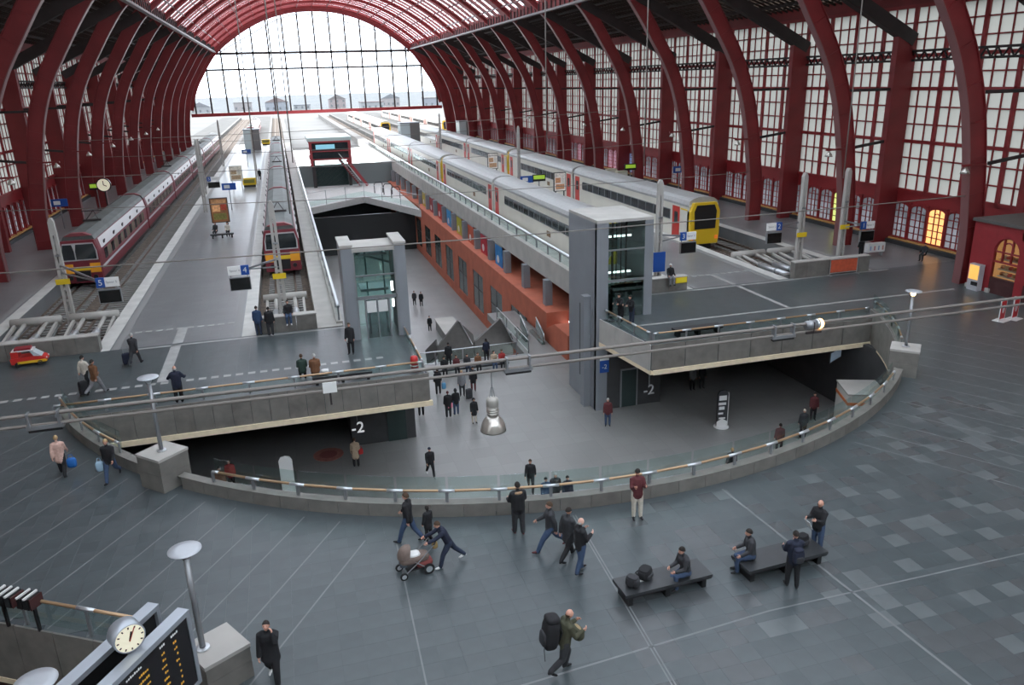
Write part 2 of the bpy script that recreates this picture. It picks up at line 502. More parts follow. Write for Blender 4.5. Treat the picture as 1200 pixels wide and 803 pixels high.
struct('ceiling_lower', MB().box(-13.4, 2.3, 46.7, 54.4, -1.9, -1.5).box(20.2, 32, 46.7, 54.4, -1.9, -1.5), DARKWALL)
# lift core below the left slab
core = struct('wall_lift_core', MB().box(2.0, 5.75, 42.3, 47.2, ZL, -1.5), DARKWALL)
struct('door_1', MB().box(4.1, 5.2, 42.2, 42.34, ZL + .02, ZL + 2.6), GLS_GREEN)
# void side walls
struct('wall_void_left', MB().box(1.7, 2.3, 47.2, 152, ZD, -1.5), CONCD)
struct('wall_void_back', MB().box(2.3, 18.7, 121, 121.3, ZD, -4.9), mat('dark_glass_wall', (.012, .013, .014), .35))  # near-black colour stands in for the deep shadow under the deck
struct('wall_void_side', MB().box(2.3, 2.4, 76, 121, ZD, -1.5), mat('dark_side_wall', (.03, .03, .032), .6))  # dark sheet over the left wall, shade painted as colour
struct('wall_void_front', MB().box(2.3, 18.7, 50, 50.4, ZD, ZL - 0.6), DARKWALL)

# --- platforms, strips, tracks (all run out of the far end of the hall)
YFAR = 430
YO = YEND + 1.5
OUTP = mat('weathered_platform_concrete', (.11, .108, .105), .95, noise=.25, scale=.3, spec=.1)  # outdoor paving coloured darker to hold down the sky glare on it
OUTE = mat('weathered_edge_concrete', (.17, .165, .16), .95, noise=.2, scale=.3, spec=.1)  # edge concrete toned down likewise against the bright sky
def platform(name, x0, x1, edges):
    p = struct(name, MB().box(x0, x1, 46.72, YO, -1.4, 0.0), PLAT)
    MB().box(x0, x1, YO, YFAR, -1.4, 0.0).build('outdoor_surface', OUTP, p)
    for ex in edges:
        s = 1 if ex == x0 else -1
        MB().box(min(ex - .04 * s, ex + .75 * s), max(ex - .04 * s, ex + .75 * s), 46.75, YO, -0.02, 0.02).build('edge_strip', EDGE, p)
        MB().box(min(ex - .04 * s, ex + .75 * s), max(ex - .04 * s, ex + .75 * s), YO, YFAR, -0.02, 0.02).build('outdoor_edge_strip', OUTE, p)
        MB().box(min(ex + .85 * s, ex + 1.25 * s), max(ex + .85 * s, ex + 1.25 * s), 46.75, YO, -0.02, 0.012).build('guide_strip', mat('guide_strip_grey', (.25, .25, .245), .5), p)
    return p
EDGE_R, SIDE_R = 33.7, 40.1
EDGE_L, SIDE_L = 2 * XC - EDGE_R, 2 * XC - SIDE_R
pl = platform('platform_left', EDGE_L, -2.8, (EDGE_L, -2.8))
pr = platform('platform_right', 25.4, EDGE_R, (25.4, EDGE_R))
platform('platform_side_left', -27, SIDE_L, (SIDE_L,))
platform('platform_side_right', SIDE_R, 49.4, (SIDE_R,))
for p, xs in ((pl, (-9.9, -3.8)), (pr, (26.6, 32.6))):
    for i in range(int((xs[1] - xs[0]) / .6)):
        MB().box(xs[0] + .6 * i, xs[0] + .6 * i + .38, 49.85, 50.15, -.02, .015).build('guide_dash', INLAY2, p)
MB().box(-7.4, -6.85, 46.8, 50, -.02, .014).build('inlay_line', INLAY2, pl)
MB().box(29.25, 29.55, 46.8, 50, -.02, .014).build('inlay_line', INLAY2, pr)
struct('strip_left', MB().box(0.85, 2.35, 46.72, YO, -1.5, 0.06), CONC)
struct('strip_right', MB().box(19.95, 22.0, 47.15, YO, -1.5, 0.06), CONC)
struct('strip_outside', MB().box(0.85, 2.35, YO, YFAR, -1.5, 0.06).box(19.95, 22.0, YO, YFAR, -1.5, 0.06), OUTE)
TRACKS = [-16.35, -12.95, -0.95, 23.7, 35.25, 38.55]
for x0, x1 in ((SIDE_L, EDGE_L), (-2.8, 0.85), (22.0, 25.4), (EDGE_R, SIDE_R)):
    struct('track_bed', MB().box(x0, x1, 46.8, YFAR, -1.5, -1.05), BALLAST)
for xc in TRACKS:
    t = thing('railway_track', {-16.35: 'steel railway track under the burgundy train by the left wall', -12.95: 'empty brown railway track beside the left platform edge',
              -0.95: 'steel railway track under the middle burgundy train', 23.7: 'steel railway track beside the glass parapet over the void',
              35.25: 'steel railway track under the yellow-faced train', 38.55: 'empty railway track beside the right side platform'}[xc], 'track', (xc, 50, -1.05), group='railway tracks')
    for s in (-1, 1):
        MB().box(s * .75 - .04, s * .75 + .04, 0, 370, .08, .22).box(s * .75 - .08, s * .75 + .08, 0, 370, .06, .09).build('rail', RAIL, t)
    b = MB()
    for i in range(220): b.box(-1.25, 1.25, i * .65, i * .65 + .26, 0, .07)
    b.build('sleepers', CONCD, t, kind='stuff')

# parapet beam, gallery, pillars and sandstone wall right of the void
struct('parapet_beam', MB().box(19.75, 20.35, 47.15, 196, -1.55, 0.22), CONC)
struct('parapet_beam_left', MB().box(2.0, 2.4, 47.2, 150, -1.5, 0.2), CONC)
struct('gallery_floor', MB().box(20.5, 28, 52, 152, -4.4, -3.62), SANDST)
struct('wall_gallery', MB().box(25.0, 25.4, 50, 152, -4.0, -1.5), mat('gallery_brown', (.16, .075, .05), .6, noise=.3, scale=.5))
struct('ceiling_gallery', MB().box(20.3, 28, 47, 152, -1.8, -1.5), DARKWALL)
for i in range(16):
    y = 58.8 + 6.1 * i
    p = struct('pillar', MB().box(19.3, 19.9, y - .35, y + .35, -3.6, -1.5), LIFTGREY)
sw = struct('wall_sandstone', MB().box(18.72, 20.6, 56.5, 152, -5.6, -3.6).box(18.72, 20.0, 58, 152, ZD, -9.7).box(18.9, 20, 58, 152, -9.7, -5.6), SANDST)
for i in range(11):
    y = 64.8 + 7.6 * i
    MB().box(18.72, 18.9, y + 2.3, y + 5.3, -9.7, -5.6).build('pier', SANDST, sw)
    MB().box(18.78, 18.88, y - 2.3, y + 2.3, -9.7, -5.6).build('pane', GLS_GREEN, sw)
    MB().box(18.75, 18.8, y - .06, y + .06, -9.7, -5.6).box(18.75, 18.8, y - 2.3, y + 2.3, -7.4, -7.3).build('mullion', DARKSTEEL, sw)
struct('wall_sandstone_end', MB().extr([(51.5, ZL), (57.5, ZL), (56.8, -5.0), (54.6, -4.0), (51.5, -4.0)], 0, 18.7, 20.0), SANDST)
# tube rail and glass of the parapet
def parapet_rail(name, label, x, y0, y1, step):
    t = thing(name, label, 'railing', (x, y0, 0.06))
    L = y1 - y0
    MB().tube([(0, 0, 1.0), (0, L, 1.0)], .13, 10).build('handrail', LIGHTSTEEL, t, True)
    n = int(L / step)
    pm = MB().box(-.05, .05, -.12, .12, 0, .95).mesh('post', GREYSTEEL)
    gm = MB().box(-.012, .012, .14, step - .14, .08, .82).mesh('glass_pane', GLS)
    for i in range(n + 1):
        obj('post', pm, t, (0, i * step, .1))
        if i < n: obj('glass_pane', gm, t, (0, i * step, .1))
parapet_rail('parapet_railing', 'thick steel tube railing with glass panels above the sandstone gallery', 20.2, 48.2, 196, 3.05)
parapet_rail('parapet_railing', 'thick pale tube railing along the concrete strip beside the middle train', 2.2, 47.6, 140, 3.05)

# bridge deck across the void
dk = [(2.3, 124), (12.4, 134), (19, 114), (19, 152), (2.3, 152)]
struct('bridge_deck', MB().prism(dk, -4.9, -3.9), mat('pale_deck', (.55, .53, .51), .55, noise=.1))
struct('wall_deck_back', MB().box(2.3, 28, 152, 152.4, ZD, 0), mat('deck_back_grey_green', (.15, .17, .17), .4))

# ------------------------------------------------------------------ iron hall
PROF = [(33.0, -1.0), (33.0, 3), (32.65, 6), (32.15, 9), (31.4, 12), (30.15, 15), (28.3, 18), (26.7, 20.4), (25.0, 22.5), (22, 25.0), (18, 27.7), (14, 29.8), (10, 31.3), (5, 32.4), (0, 32.7)]
def spl(P, n=4):
    out = []
    for i in range(len(P) - 1):
        p0 = P[max(i - 1, 0)]; p1 = P[i]; p2 = P[i + 1]; p3 = P[min(i + 2, len(P) - 1)]
        for k in range(n):
            t = k / n
            out.append(tuple(0.5 * ((2 * p1[j]) + (-p0[j] + p2[j]) * t + (2 * p0[j] - 5 * p1[j] + 4 * p2[j] - p3[j]) * t * t + (-p0[j] + 3 * p1[j] - 3 * p2[j] + p3[j]) * t ** 3) for j in (0, 1)))
    out.append(P[-1]); return out
PR = spl(PROF)
def offs(P, d):
    out = []
    for i, p in enumerate(P):
        a = P[max(i - 1, 0)]; b = P[min(i + 1, len(P) - 1)]
        t = Vector((b[0] - a[0], b[1] - a[1])).normalized()
        n = Vector((t.y, -t.x))
        out.append((p[0] + n.x * d, p[1] + n.y * d))
    return out
nG = next(i for i, p in enumerate(PR) if p[0] < 24.9)
LOW_IN = PR[:nG + 1]; LOW_OUT = offs(PR, 1.2)[:nG + 1]
UP_IN = [p for p in PR if p[0] <= 25.0]
def full(P):   # both sides
    return [(XC + u, z) for u, z in P] + [(XC - u, z) for u, z in P[::-1][1:]]
def ribbon(mb, A, B, y0, y1):
    n = len(A); V = []
    for y in (y0, y1):
        V += [(a[0], y, a[1]) for a in A] + [(b[0], y, b[1]) for b in B]
    Fc = []
    for i in range(n - 1):
        Fc += [(i, i + 1, n + i + 1, n + i), (2 * n + i, 3 * n + i, 3 * n + i + 1, 2 * n + i + 1),
               (i, 2 * n + i, 2 * n + i + 1, i + 1), (n + i, n + i + 1, 3 * n + i + 1, 3 * n + i)]
    Fc += [(0, n, 3 * n, 2 * n), (n - 1, 3 * n - 1, 4 * n - 1, 2 * n - 1)]
    mb.add(V, Fc); return mb
for s in (1, -1):
    I = [(s * u, z) for u, z in LOW_IN]; O = [(s * u, z) for u, z in LOW_OUT]
    I2 = [(s * u, z) for u, z in offs(PR, -0.07)[:nG + 1]]; I3 = [(s * u, z) for u, z in offs(PR, 0.0)[:nG + 1]]
    O2 = [(s * u, z) for u, z in offs(PR, 1.26)[:nG + 1]]
    web = ribbon(MB(), I, O, -.22, .22).mesh('rib_web', RED)
    fl = ribbon(MB(), I2, I3, -.32, .32).mesh('inner_flange', FLANGE)
    fo = ribbon(MB(), O, O2, -.34, .34).mesh('outer_flange', RED)
    stf = MB()
    for i in range(2, nG, 3):
        a, b_ = I[i], O[i]
        stf.beam((a[0], -.24, a[1]), (b_[0], -.24, b_[1]), .1, .08, (0, 1, 0))
    stf = stf.mesh('stiffener', RED)
    for y in RIBY:
        e = structe('arch_rib', (XC - (.8 if s > 0 and y < 42 else 0), y, 0))
        obj('rib_web', web, e); obj('inner_flange', fl, e); obj('outer_flange', fo, e)
        if y < 130: obj('stiffener', stf, e)
CHORD = mat('gutter_grey', (.30, .28, .28), .5)
# gutters between vault and aisles
for s in (1, -1):
    x = XC + s * 24.6
    g_ = structe('gutter_girder', (x, -4, 22.3))
    L = YEND + 4
    MB().box(-.25, .25, 0, L, .35, 1.7).build('girder_web', RED, g_)
    MB().box(-.45, .1, 0, L, .15, .4).build('girder_chord', CHORD, g_) if s > 0 else MB().box(-.1, .45, 0, L, .15, .4).build('girder_chord', CHORD, g_)
    b = MB()
    for i in range(int(L / 1.7)): b.box(-.34 * s - .06, -.34 * s + .06, i * 1.7, i * 1.7 + .16, .4, 1.7)
    b.build('girder_posts', DARKSTEEL, g_, kind='stuff')
# the vault: red transverse bands with stepped strips of glass between them
ceil = structe('ceiling')
UI = full(offs(UP_IN, 0.35)); UO = full(offs(UP_IN, 0.47))
UR = full(offs(UP_IN, -0.1))
GI = full(offs(UP_IN, 0.46)); GO = full(offs(UP_IN, 0.49))
band = ribbon(MB(), UI, UO, 0, 2.0).mesh('vault_band', REDV)
skyl = ribbon(MB(), GI, GO, 1.95, 3.45).mesh('skylight_strip', GLS_SKY)
ribu = ribbon(MB(), UR, UI, -.3, .3).mesh('vault_rib', REDV)
NB = int((YEND + 4) / 3.4) + 1
for i in range(NB):
    y = -4 + 3.4 * i
    if y + 2.15 > YEND + .4: break
    obj('vault_band', band, ceil, (0, y, 0)); obj('skylight_strip', skyl, ceil, (0, y, 0))
obj('vault_band', band, ceil, (0, YEND - 1.7, 0))
for y in RIBY: obj('vault_rib', ribu, ceil, (0, y, 0))
PUR = offs(UP_IN, 0.2)
for i in range(3, len(PUR), 3):
    for s in ((1, -1) if PUR[i][0] > .3 else (1,)):
        MB().beam((XC + s * PUR[i][0], -4, PUR[i][1]), (XC + s * PUR[i][0], YEND, PUR[i][1]), .14, .22).build('purlin', FLANGE if i % 2 else RED, ceil)
# vault bars across the glass strips
b = MB()
BO = offs(UP_IN, 0.44)
for i in range(NB):
    y = -4 + 3.4 * i
    for k in range(1, len(BO) - 1, 4):
        for s in (1, -1):
            b.box(XC + s * BO[k][0] - .05, XC + s * BO[k][0] + .05, y + 2.1, y + 3.45, BO[k][1] - .06, BO[k][1] + .06)
b.build('glazing_bars', RED, ceil, kind='stuff')

# aisle roofs
AR0, AR1 = (25.2, 24.2), (38.6, 19.6)
for s in (1, -1):
    rf = structe('aisle_roof_right' if s > 0 else 'aisle_roof_left')
    pane = MB(); 
    P = lambda t, dz=0: (XC + s * (AR0[0] + (AR1[0] - AR0[0]) * t), AR0[1] + (AR1[1] - AR0[1]) * t + dz)
    pane.add([(P(0)[0], -4, P(0, .2)[1]), (P(1)[0], -4, P(1, .2)[1]), (P(1)[0], YEND, P(1, .2)[1]), (P(0)[0], YEND, P(0, .2)[1])], [(0, 1, 2, 3)])
    pane.build('roof_panes', FROST_DIM, rf)
    b = MB()
    n = int((YEND + 4) / .9)
    for i in range(n + 1):
        y = -4 + i * .9
        b.beam((P(0)[0], y, P(0)[1]), (P(1)[0], y, P(1)[1]), .09, .2)
    for k in range(15):
        t = k / 14
        w = .34 if k % 4 == 0 else .12
        b.beam((P(t)[0], -4, P(t)[1] - w / 3), (P(t)[0], YEND, P(t)[1] - w / 3), w * .6, w)
    b.build('roof_bars', DARKSTEEL, rf, kind='stuff')
    tr = MB().beam((s * 38.2, 0, 16.2), (s * 25.6, 0, 22.6), .7, 1.0, (0, 0, 1)).mesh('roof_truss', DARKSTEEL)
    for y in RIBY: obj('roof_truss', tr, rf, (XC, y, 0))
    st = MB().beam((s * 38.2, 0, 12.5), (s * 32.2, 0, 12.5), .16, .22).beam((s * 38.2, 0, 8.6), (s * 33.3, 0, 8.0), .16, .22).mesh('wall_strut', DARKSTEEL)
    for y in RIBY: obj('wall_strut', st, rf, (XC, y, 0))

# side walls with their great windows
WX = 38.4
ZT = [4.45, 8.4, 12.5, 15.0, 18.7]
DIV = BAY / 4
NR = [3, 3, 2, 3]
def bay_bars(s):
    """iron bars of one bay window, local y 0..13.6"""
    b = MB(); x0, x1 = (-.06, .10)
    for i in range(4):
        b.box(x0 - .1, x1, i * DIV - .17, i * DIV + .17, 4.3, 18.8)
    for i in range(4):
        for k in (1, 2):
            y = i * DIV + k * DIV / 3
            b.box(x0, x1, y - .055, y + .055, 4.4, 18.8)
    for z in ZT: b.box(x0 - .1, x1, 0, BAY, z - .13, z + .13)
    for j in range(4):
        for k in range(1, NR[j]):
            z = ZT[j] + (ZT[j + 1] - ZT[j]) * k / NR[j]
            b.box(x0, x1, 0, BAY, z - .05, z + .05)
    return b
def truss(s):
    b = MB()
    for z in (14.65, 15.35): b.box(-.35, -.1, 0, BAY, z - .09, z + .09)
    for i in range(14):
        y = i * BAY / 14
        b.beam((-.22, y, 14.65), (-.22, y + .49, 15.35), .1, .09).beam((-.22, y + .49, 15.35), (-.22, y + .98, 14.65), .1, .09)
    return b
bars_m = bay_bars(1).mesh('window_bars', RED2); truss_m = truss(1).mesh('window_truss', DARKSTEEL)
pw = DIV / 3
pane_ms = {}
for j in range(4):
    hz = (ZT[j + 1] - ZT[j]) / NR[j]
    pane_ms[j] = MB().box(.0, .025, -pw / 2 + .05, pw / 2 - .05, -hz / 2 + .04, hz / 2 - .04).mesh('pane', FROST)
bigpane = MB().box(.0, .025, 0.0, BAY, 4.5, 18.7).mesh('panes', FROST)
# lower arched window
def low_win():
    b = MB(); w, z0, z1 = 0.86, 0.52, 3.38
    b.box(-.1, .08, -w - .1, -w + .03, z0, z1 + .1).box(-.1, .08, w - .03, w + .1, z0, z1 + .1).box(-.1, .08, -w, w, z0 - .12, z0 + .04)
    for y in (-.25, .25): b.box(-.04, .05, y - .035, y + .035, z0, z1)
    for z in (1.05, 1.6, 2.15, 2.7): b.box(-.04, .05, -w, w, z - .03, z + .03)
    pts = [(0, -w * math.cos(t), 2.98 + .38 * math.sin(t)) for t in np.linspace(0, math.pi, 9)]
    b.tube(pts, .05, 5)
    pts = [(0, -.25 * math.cos(t), 2.75 + .25 * math.sin(t)) for t in np.linspace(0, math.pi, 7)]
    b.tube(pts, .035, 5)
    # red corner spandrels above the arch
    for sg in (-1, 1):
        poly = [(sg * w, 2.98)] + [(sg * w * math.cos(t), 2.98 + .42 * math.sin(t)) for t in np.linspace(0.15, math.pi / 2, 6)] + [(0, 3.45), (sg * w, 3.45)]
        b.extr(poly, 0, -.05, .06)
    return b
low_bars = low_win().mesh('arched_frame', RED2)
low_pane = MB().box(.0, .02, -.86, .86, .5, 3.42).mesh('arched_pane', FROST_LOW)
WARM = mat('lit_shop_window', (.9, .45, .15), .5, emit=1.1, ecol=(1, .5, .18))
LIME = mat('lit_lime_window', (.6, .7, .1), .5, emit=.7, ecol=(.75, .85, .3))
BLUEW = frosted('blue_tinted_pane', (.32, .37, .48), .02)
PINKW = frosted('pink_tinted_pane', (.48, .36, .40), .02)
wn = 0
for s in (1, -1):
    X = XC + s * WX
    wall = structe('wall_right' if s > 0 else 'wall_left')
    b = MB()
    x0, x1 = sorted((X, X + s * .5))
    b.box(x0, x1, -4, YEND, 3.42, 4.4); b.build('spandrel', RED2, wall)
    MB().box(x0, x1, -4, YEND, 18.7, 19.9).build('top_beam', RED, wall)
    MB().box(*sorted((X - s * .7, X + s * .5)), -4, YEND, 0, .33).build('plinth', mat('black_plinth', (.03, .032, .034), .5), wall)
    MB().box(*sorted((X - s * .4, X + s * .5)), -4, YEND, .33, .45).build('sill', mat('ochre_sill', (.55, .30, .10), .5), wall)
    pil = MB().box(*sorted((-s * 1.8, s * .4)), -.3, .3, 0, 16.6).mesh('pilaster', RED)
    for y in RIBY: obj('pilaster', pil, wall, (X, y, 0))
    for k, y in enumerate(RIBY[:-1]):
        wn += 1
        w = structe('window_%d' % wn, (X, y, 0))
        o = obj('window_bars', bars_m, w); o2 = obj('window_truss', truss_m, w)
        if s < 0: o.scale = (-1, 1, 1); o2.scale = (-1, 1, 1)
        if s > 0 and k in (3, 4):
            for i in range(12):
                for j in range(4):
                    for q in range(NR[j]):
                        hz = (ZT[j + 1] - ZT[j]) / NR[j]
                        obj('pane', pane_ms[j], w, (.02, (i + .5) * pw, ZT[j] + hz * (q + .5)))
        else:
            o = obj('panes', bigpane, w, (.02 * s, 0, 0), kind='stuff')
        for i in range(7):
            yy = (i + .5) * BAY / 7
            o = obj('arched_frame', low_bars, w, (0, yy, 0)); 
            if s < 0: o.scale = (-1, 1, 1)
            o = obj('arched_pane', low_pane, w, (.03 * s, yy, 0))
            sp = {(3, 4): WARM, (4, 3): LIME, (7, 5): BLUEW, (8, 2): PINKW, (8, 3): PINKW, (9, 3): PINKW, (7, 6): BLUEW}.get((k, i))
            if sp and s > 0:
                o.data = o.data.copy(); o.data.materials[0] = sp
        # red piers between the arched windows
        b = MB()
        for i in range(8):
            yy = i * BAY / 7
            b.box(-.12, .3, yy - .07, yy + .07, .4, 3.45)
        b.build('mullion_row', RED2, w) if s > 0 else b.build('mullion_row', RED2, w)

# the glazed far gable
gb = structe('window_gable', (0, YEND, 0))
def arch_z(x):
    u = abs(x - XC)
    for (a, za), (b_, zb) in zip(PR[:-1], PR[1:]):
        if b_ <= u <= a and a != b_: return za + (zb - za) * (a - u) / (a - b_)
    return PR[0][1] if u > 30 else 32.7
MB().box(XC - 32.0, XC + 32.0, -.3, .3, 7.3, 8.1).build('gable_beam', RED2, gb)
for z, w in ((18.4, .45), (22.2, .6)):
    half = max(u for u, zz in PR if zz >= z)
    MB().box(XC - half, XC + half, -.15, .15, z - w / 2, z + w / 2).build('transom', DARKSTEEL, gb)
for i in range(-8, 9):
    x = XC + i * 3.85
    zt = arch_z(x)
    if zt < 9: continue
    MB().box(x - .2, x + .2, -.15, .15, 7.9, zt).build('mullion', DARKSTEEL, gb)
    x2 = x + 3.85; z2 = arch_z(x2)
    if i < 8 and z2 > 8.5:
        xm = (x + x2) / 2
        poly = [(x + .1, 8.3), (x2 - .1, 8.3), (x2 - .1, z2 - .1), (xm, arch_z(xm) - .1), (x + .1, zt - .1)]
        MB().extr(poly, 1, 0, .03).build('gable_pane', GLS_SKY, gb)
ga = full(offs(PR[12:], -0.9)); gc = full(offs(PR[12:], -0.0))
ribbon(MB(), ga, gc, -.25, .25).build('gable_arch', RED, gb)
pts = [(x, -0.6, z - 2.0 + 0.6 * math.sin(i * .9)) for i, (x, z) in enumerate(full([p for p in PR if p[0] < 25])[::3])]
MB().tube(pts, .13, 5).build('gable_truss_arc', GREYSTEEL, gb)

for s in (1, -1):        # iron sheeting between the last arch and the side walls
    O_ = offs(PR, 0.6)[:nG + 1]
    poly = [(XC + s * u, z) for u, z in O_] + [(XC + s * AR0[0], AR0[1]), (XC + s * AR1[0], AR1[1] + .3), (XC + s * 38.7, -1)]
    if s > 0: poly = poly[::-1]
    mb = MB().prism(poly, -.1, .1); mb.v = [(x, YEND - z, y) for x, y, z in mb.v]
    struct('wall_gable_right' if s > 0 else 'wall_gable_left', mb, RED)
# entrance side of the hall behind the viewer
struct('wall_near', MB().box(-28, 50, -4.6, -4, 0, 17), mat('station_stone', (.55, .52, .47), .8, noise=.15))
nb = structe('window_near_gable', (0, -4.3, 0))  # unseen glazing added so daylight reaches surfaces facing the camera
for i in range(-6, 7):
    x = XC + i * 5.2
    MB().box(x - .2, x + .2, -.15, .15, 17, 33).build('mullion', RED, nb)
    if i < 6: MB().box(x + .2, x + 5.0, 0, .03, 17, 33).build('pane', GLS_SKY, nb)

# ground, yard and town beyond the hall
OUTG = mat('pale_yard_ground', (.115, .113, .11), .95, noise=.2, scale=.05)
struct('ground_outside', MB().box(-500, 560, 221, 1600, -2.2, -1.5), OUTG)
struct('ground_side', MB().box(-500, -27.7, -200, 221, -2.2, -1.5).box(49.9, 560, -200, 221, -2.2, -1.5), OUTG)

# ================================================================== GLASS BALUSTRADES
def balustrade(name, label, pts, z, gh=0.62, rh=1.0, sleeves=True, rin=0):
    """pts: post positions in plan; a brass rail with steel sleeves, posts, one pane between each two posts"""
    ox, oy = pts[0]
    t = thing(name, label, 'railing', (ox, oy, z))
    P = [Vector((x - ox, y - oy, 0)) for x, y in pts]
    rail = MB()
    rail.tube([tuple(p + Vector((0, 0, rh))) for p in P], .05, 7).build('handrail', BRASS, t, True)
    for i, p in enumerate(P):
        d = (P[min(i + 1, len(P) - 1)] - P[max(i - 1, 0)]).normalized()
        b = MB(); b.beam(p, p + Vector((0, 0, rh - .02)), .06, .1, d); b.build('post', GREYSTEEL, t)
        if sleeves:
            a, c = p - d * .28, p + d * .28
            if i == 0: a = p
            if i == len(P) - 1: c = p
            MB().tube([tuple(a + Vector((0, 0, rh))), tuple(c + Vector((0, 0, rh)))], .057, 7).build('sleeve', LIGHTSTEEL, t, True)
        if i < len(P) - 1:
            q = P[i + 1]; e = (q - p).normalized(); n = Vector((e.y, -e.x, 0)) * (-.05 if not rin else .12)
            L = (q - p).length
            b = MB(); b.beam(p + e * .05 + n + Vector((0, 0, gh / 2 + .06)), q - e * .05 + n + Vector((0, 0, gh / 2 + .06)), .016, gh)
            b.build('glass_pane', GLS, t)
    return t
angs2 = np.linspace(A_R + 1.2, -181.2 - A_R, 33)
pL = [a for a in angs2]
# the well railing is broken by two pedestals
segR = [a for a in angs2 if a > -42]; segM = [a for a in angs2 if -131 < a < -49]; segL = [a for a in angs2 if a < -138]
balustrade('well_railing', 'long curved glass railing with brass handrail around the round well', [circ(a, RW - .17) for a in segM], .5, .82, .42, rin=1)
balustrade('well_railing', 'short curved glass railing between right lamp pedestal and right slab', [circ(a, RW - .17) for a in segR], .5, .82, .42, rin=1)
balustrade('well_railing', 'short curved glass railing between left lamp pedestal and left slab', [circ(a, RW - .17) for a in segL], .5, .82, .42, rin=1)
def lin(a, b, n): return [(a[0] + (b[0] - a[0]) * i / n, a[1] + (b[1] - a[1]) * i / n) for i in range(n + 1)]
balustrade('slab_railing', 'straight glass railing with brass handrail on the left slab edge', lin((-11.2, 36.95), (5.6, 36.95), 8), .06, .5, .57)
balustrade('slab_railing', 'short glass railing along the left slab beside the open void', lin((5.62, 37.1), (5.62, 43.2), 3), .06, .5, .57)
balustrade('slab_railing', 'straight glass railing with brass handrail on the right slab edge', lin((18.4, 36.95), (32.4, 36.95), 7), .06, .5, .57)
balustrade('slab_railing', 'slanting glass railing on the right slab beside the lift tower', lin((18.3, 37.2), (17.75, 42.1), 3), .06, .5, .57)
# escalator pit railing bottom left
pf = lambda u: (PA[0] + NX * u, PA[1] + NY * u)
clad('pit_front', pf(9.0), pf(0.0), -1.5, 0.42, 7)
struct('trim_4', MB().beam((*pf(9), -1.55), (*pf(0), -1.55), .16, .18), BEIGE)
balustrade('pit_railing', 'glass railing with steel rail behind the departure boards', [(p[0] + DX * .1, p[1] + DY * .1) for p in [pf(8.9), pf(6.9), pf(4.8), pf(2.7), pf(.9)]], .42, .8, .85)
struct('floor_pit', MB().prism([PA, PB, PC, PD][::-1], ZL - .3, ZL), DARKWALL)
w = MB()
for a, b_ in ((PA, PB), (PB, PC), (PC, PD), (PD, PA)):
    w.beam((a[0], a[1], -3.8), (b_[0], b_[1], -3.8), .1, 4.5)
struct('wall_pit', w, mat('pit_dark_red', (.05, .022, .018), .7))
e1 = thing('escalator', 'dark escalator with steel handrail in the pit at the lower left corner', 'escalator', (-9.5, 17.5, ZL))
MB().tube([(-1.5, 3.2, 5.3), (1.2, -0.6, 3.6), (2.8, -3.0, 2.0)], .07, 8).build('handrail', BRASS, e1, True)
b = MB(); b.beam((-1.4, 3.0, 4.7), (2.7, -3.0, 1.5), .06, .9); b.build('glass_side', GLS, e1)
b = MB()
for i in range(14): b.beam((-2.2 + i * .3, 2.4 - i * .42, 4.3 - i * .26), (-3.2 + i * .3, 1.7 - i * .42, 4.3 - i * .26), .42, .2)
b.build('steps', GREYSTEEL, e1)
MB().box(2.4, 3.3, 0.6, .8, 3.9, 4.5).build('warning_panel', YELLOW, e1)

# ================================================================== LAMP PEDESTALS AND POST LAMPS
def pedestal(label, x, y, rz, w=1.25, h=1.35):
    t = thing('lamp_pedestal', label, 'pedestal', (x, y, 0), rz, 'stone lamp pedestals')
    MB().box(-w / 2, w / 2, -w / 2, w / 2, 0, h * .5 - .01).build('lower_block', GRAN, t)
    MB().box(-w / 2, w / 2, -w / 2, w / 2, h * .5, h - .1).build('upper_block', GRAN, t)
    MB().box(-w / 2 - .02, w / 2 + .02, -w / 2 - .02, w / 2 + .02, h - .1, h).build('cap', CONC, t)
def post_lamp(label, x, y, z, h=2.9, r=.36, lit=False):
    t = thing('post_lamp', label, 'lamp', (x, y, z), 0, 'disc-topped post lamps')
    MB().lathe([(.17, 0), (.17, .04), (.09, .06)], 16).build('base_plate', LIGHTSTEEL, t)
    MB().tube([(0, 0, .05), (0, 0, h - .22)], .075, 12).build('post', GREYSTEEL, t, True)
    MB().lathe([(.05, h - .24), (.09, h - .2), (.12, h - .1), (.05, h - .06)], 14).build('lamp_head', mat('warm_lamp_glow', (1, .75, .4), .4, emit=6.0, ecol=(1, .7, .35)) if lit else LIGHTSTEEL, t)
    MB().lathe([(r * .3, h - .04), (r, h), (r, h + .012), (r * .5, h + .02), (.02, h + .022)], 28).build('disc_shade', mat('lamp_disc_white', (.46, .48, .51), .35, .2), t, True)
    for k in range(3):
        a = k * 2.094
        MB().tube([(.08 * math.cos(a), .08 * math.sin(a), h - .22), (r * .7 * math.cos(a), r * .7 * math.sin(a), h)], .012, 5).build('stay', GREYSTEEL, t)
pedestal('stone lamp pedestal at the left end of the curved well parapet', -5.55, 28.75, math.radians(-45))
post_lamp('disc-topped post lamp on the left pedestal beside the well', -5.55, 28.75, 1.35)
pedestal('stone lamp pedestal at the right end of the curved well parapet', 27.75, 28.9, math.radians(45))
post_lamp('lit disc-topped post lamp on the right pedestal beside the well', 27.75, 28.9, 1.35, 2.75, lit=True)
pedestal('stone lamp pedestal beside the departure board at the lower left', -2.95, 17.35, math.radians(31), 1.15, 1.0)
post_lamp('tall disc-topped post lamp next to the departure board', -3.25, 17.3, 1.0, 2.8, .38)
post_lamp('disc lamp half cut off by the bottom left corner of the photograph', -6.05, 15.1, -.2, 2.85, .42)

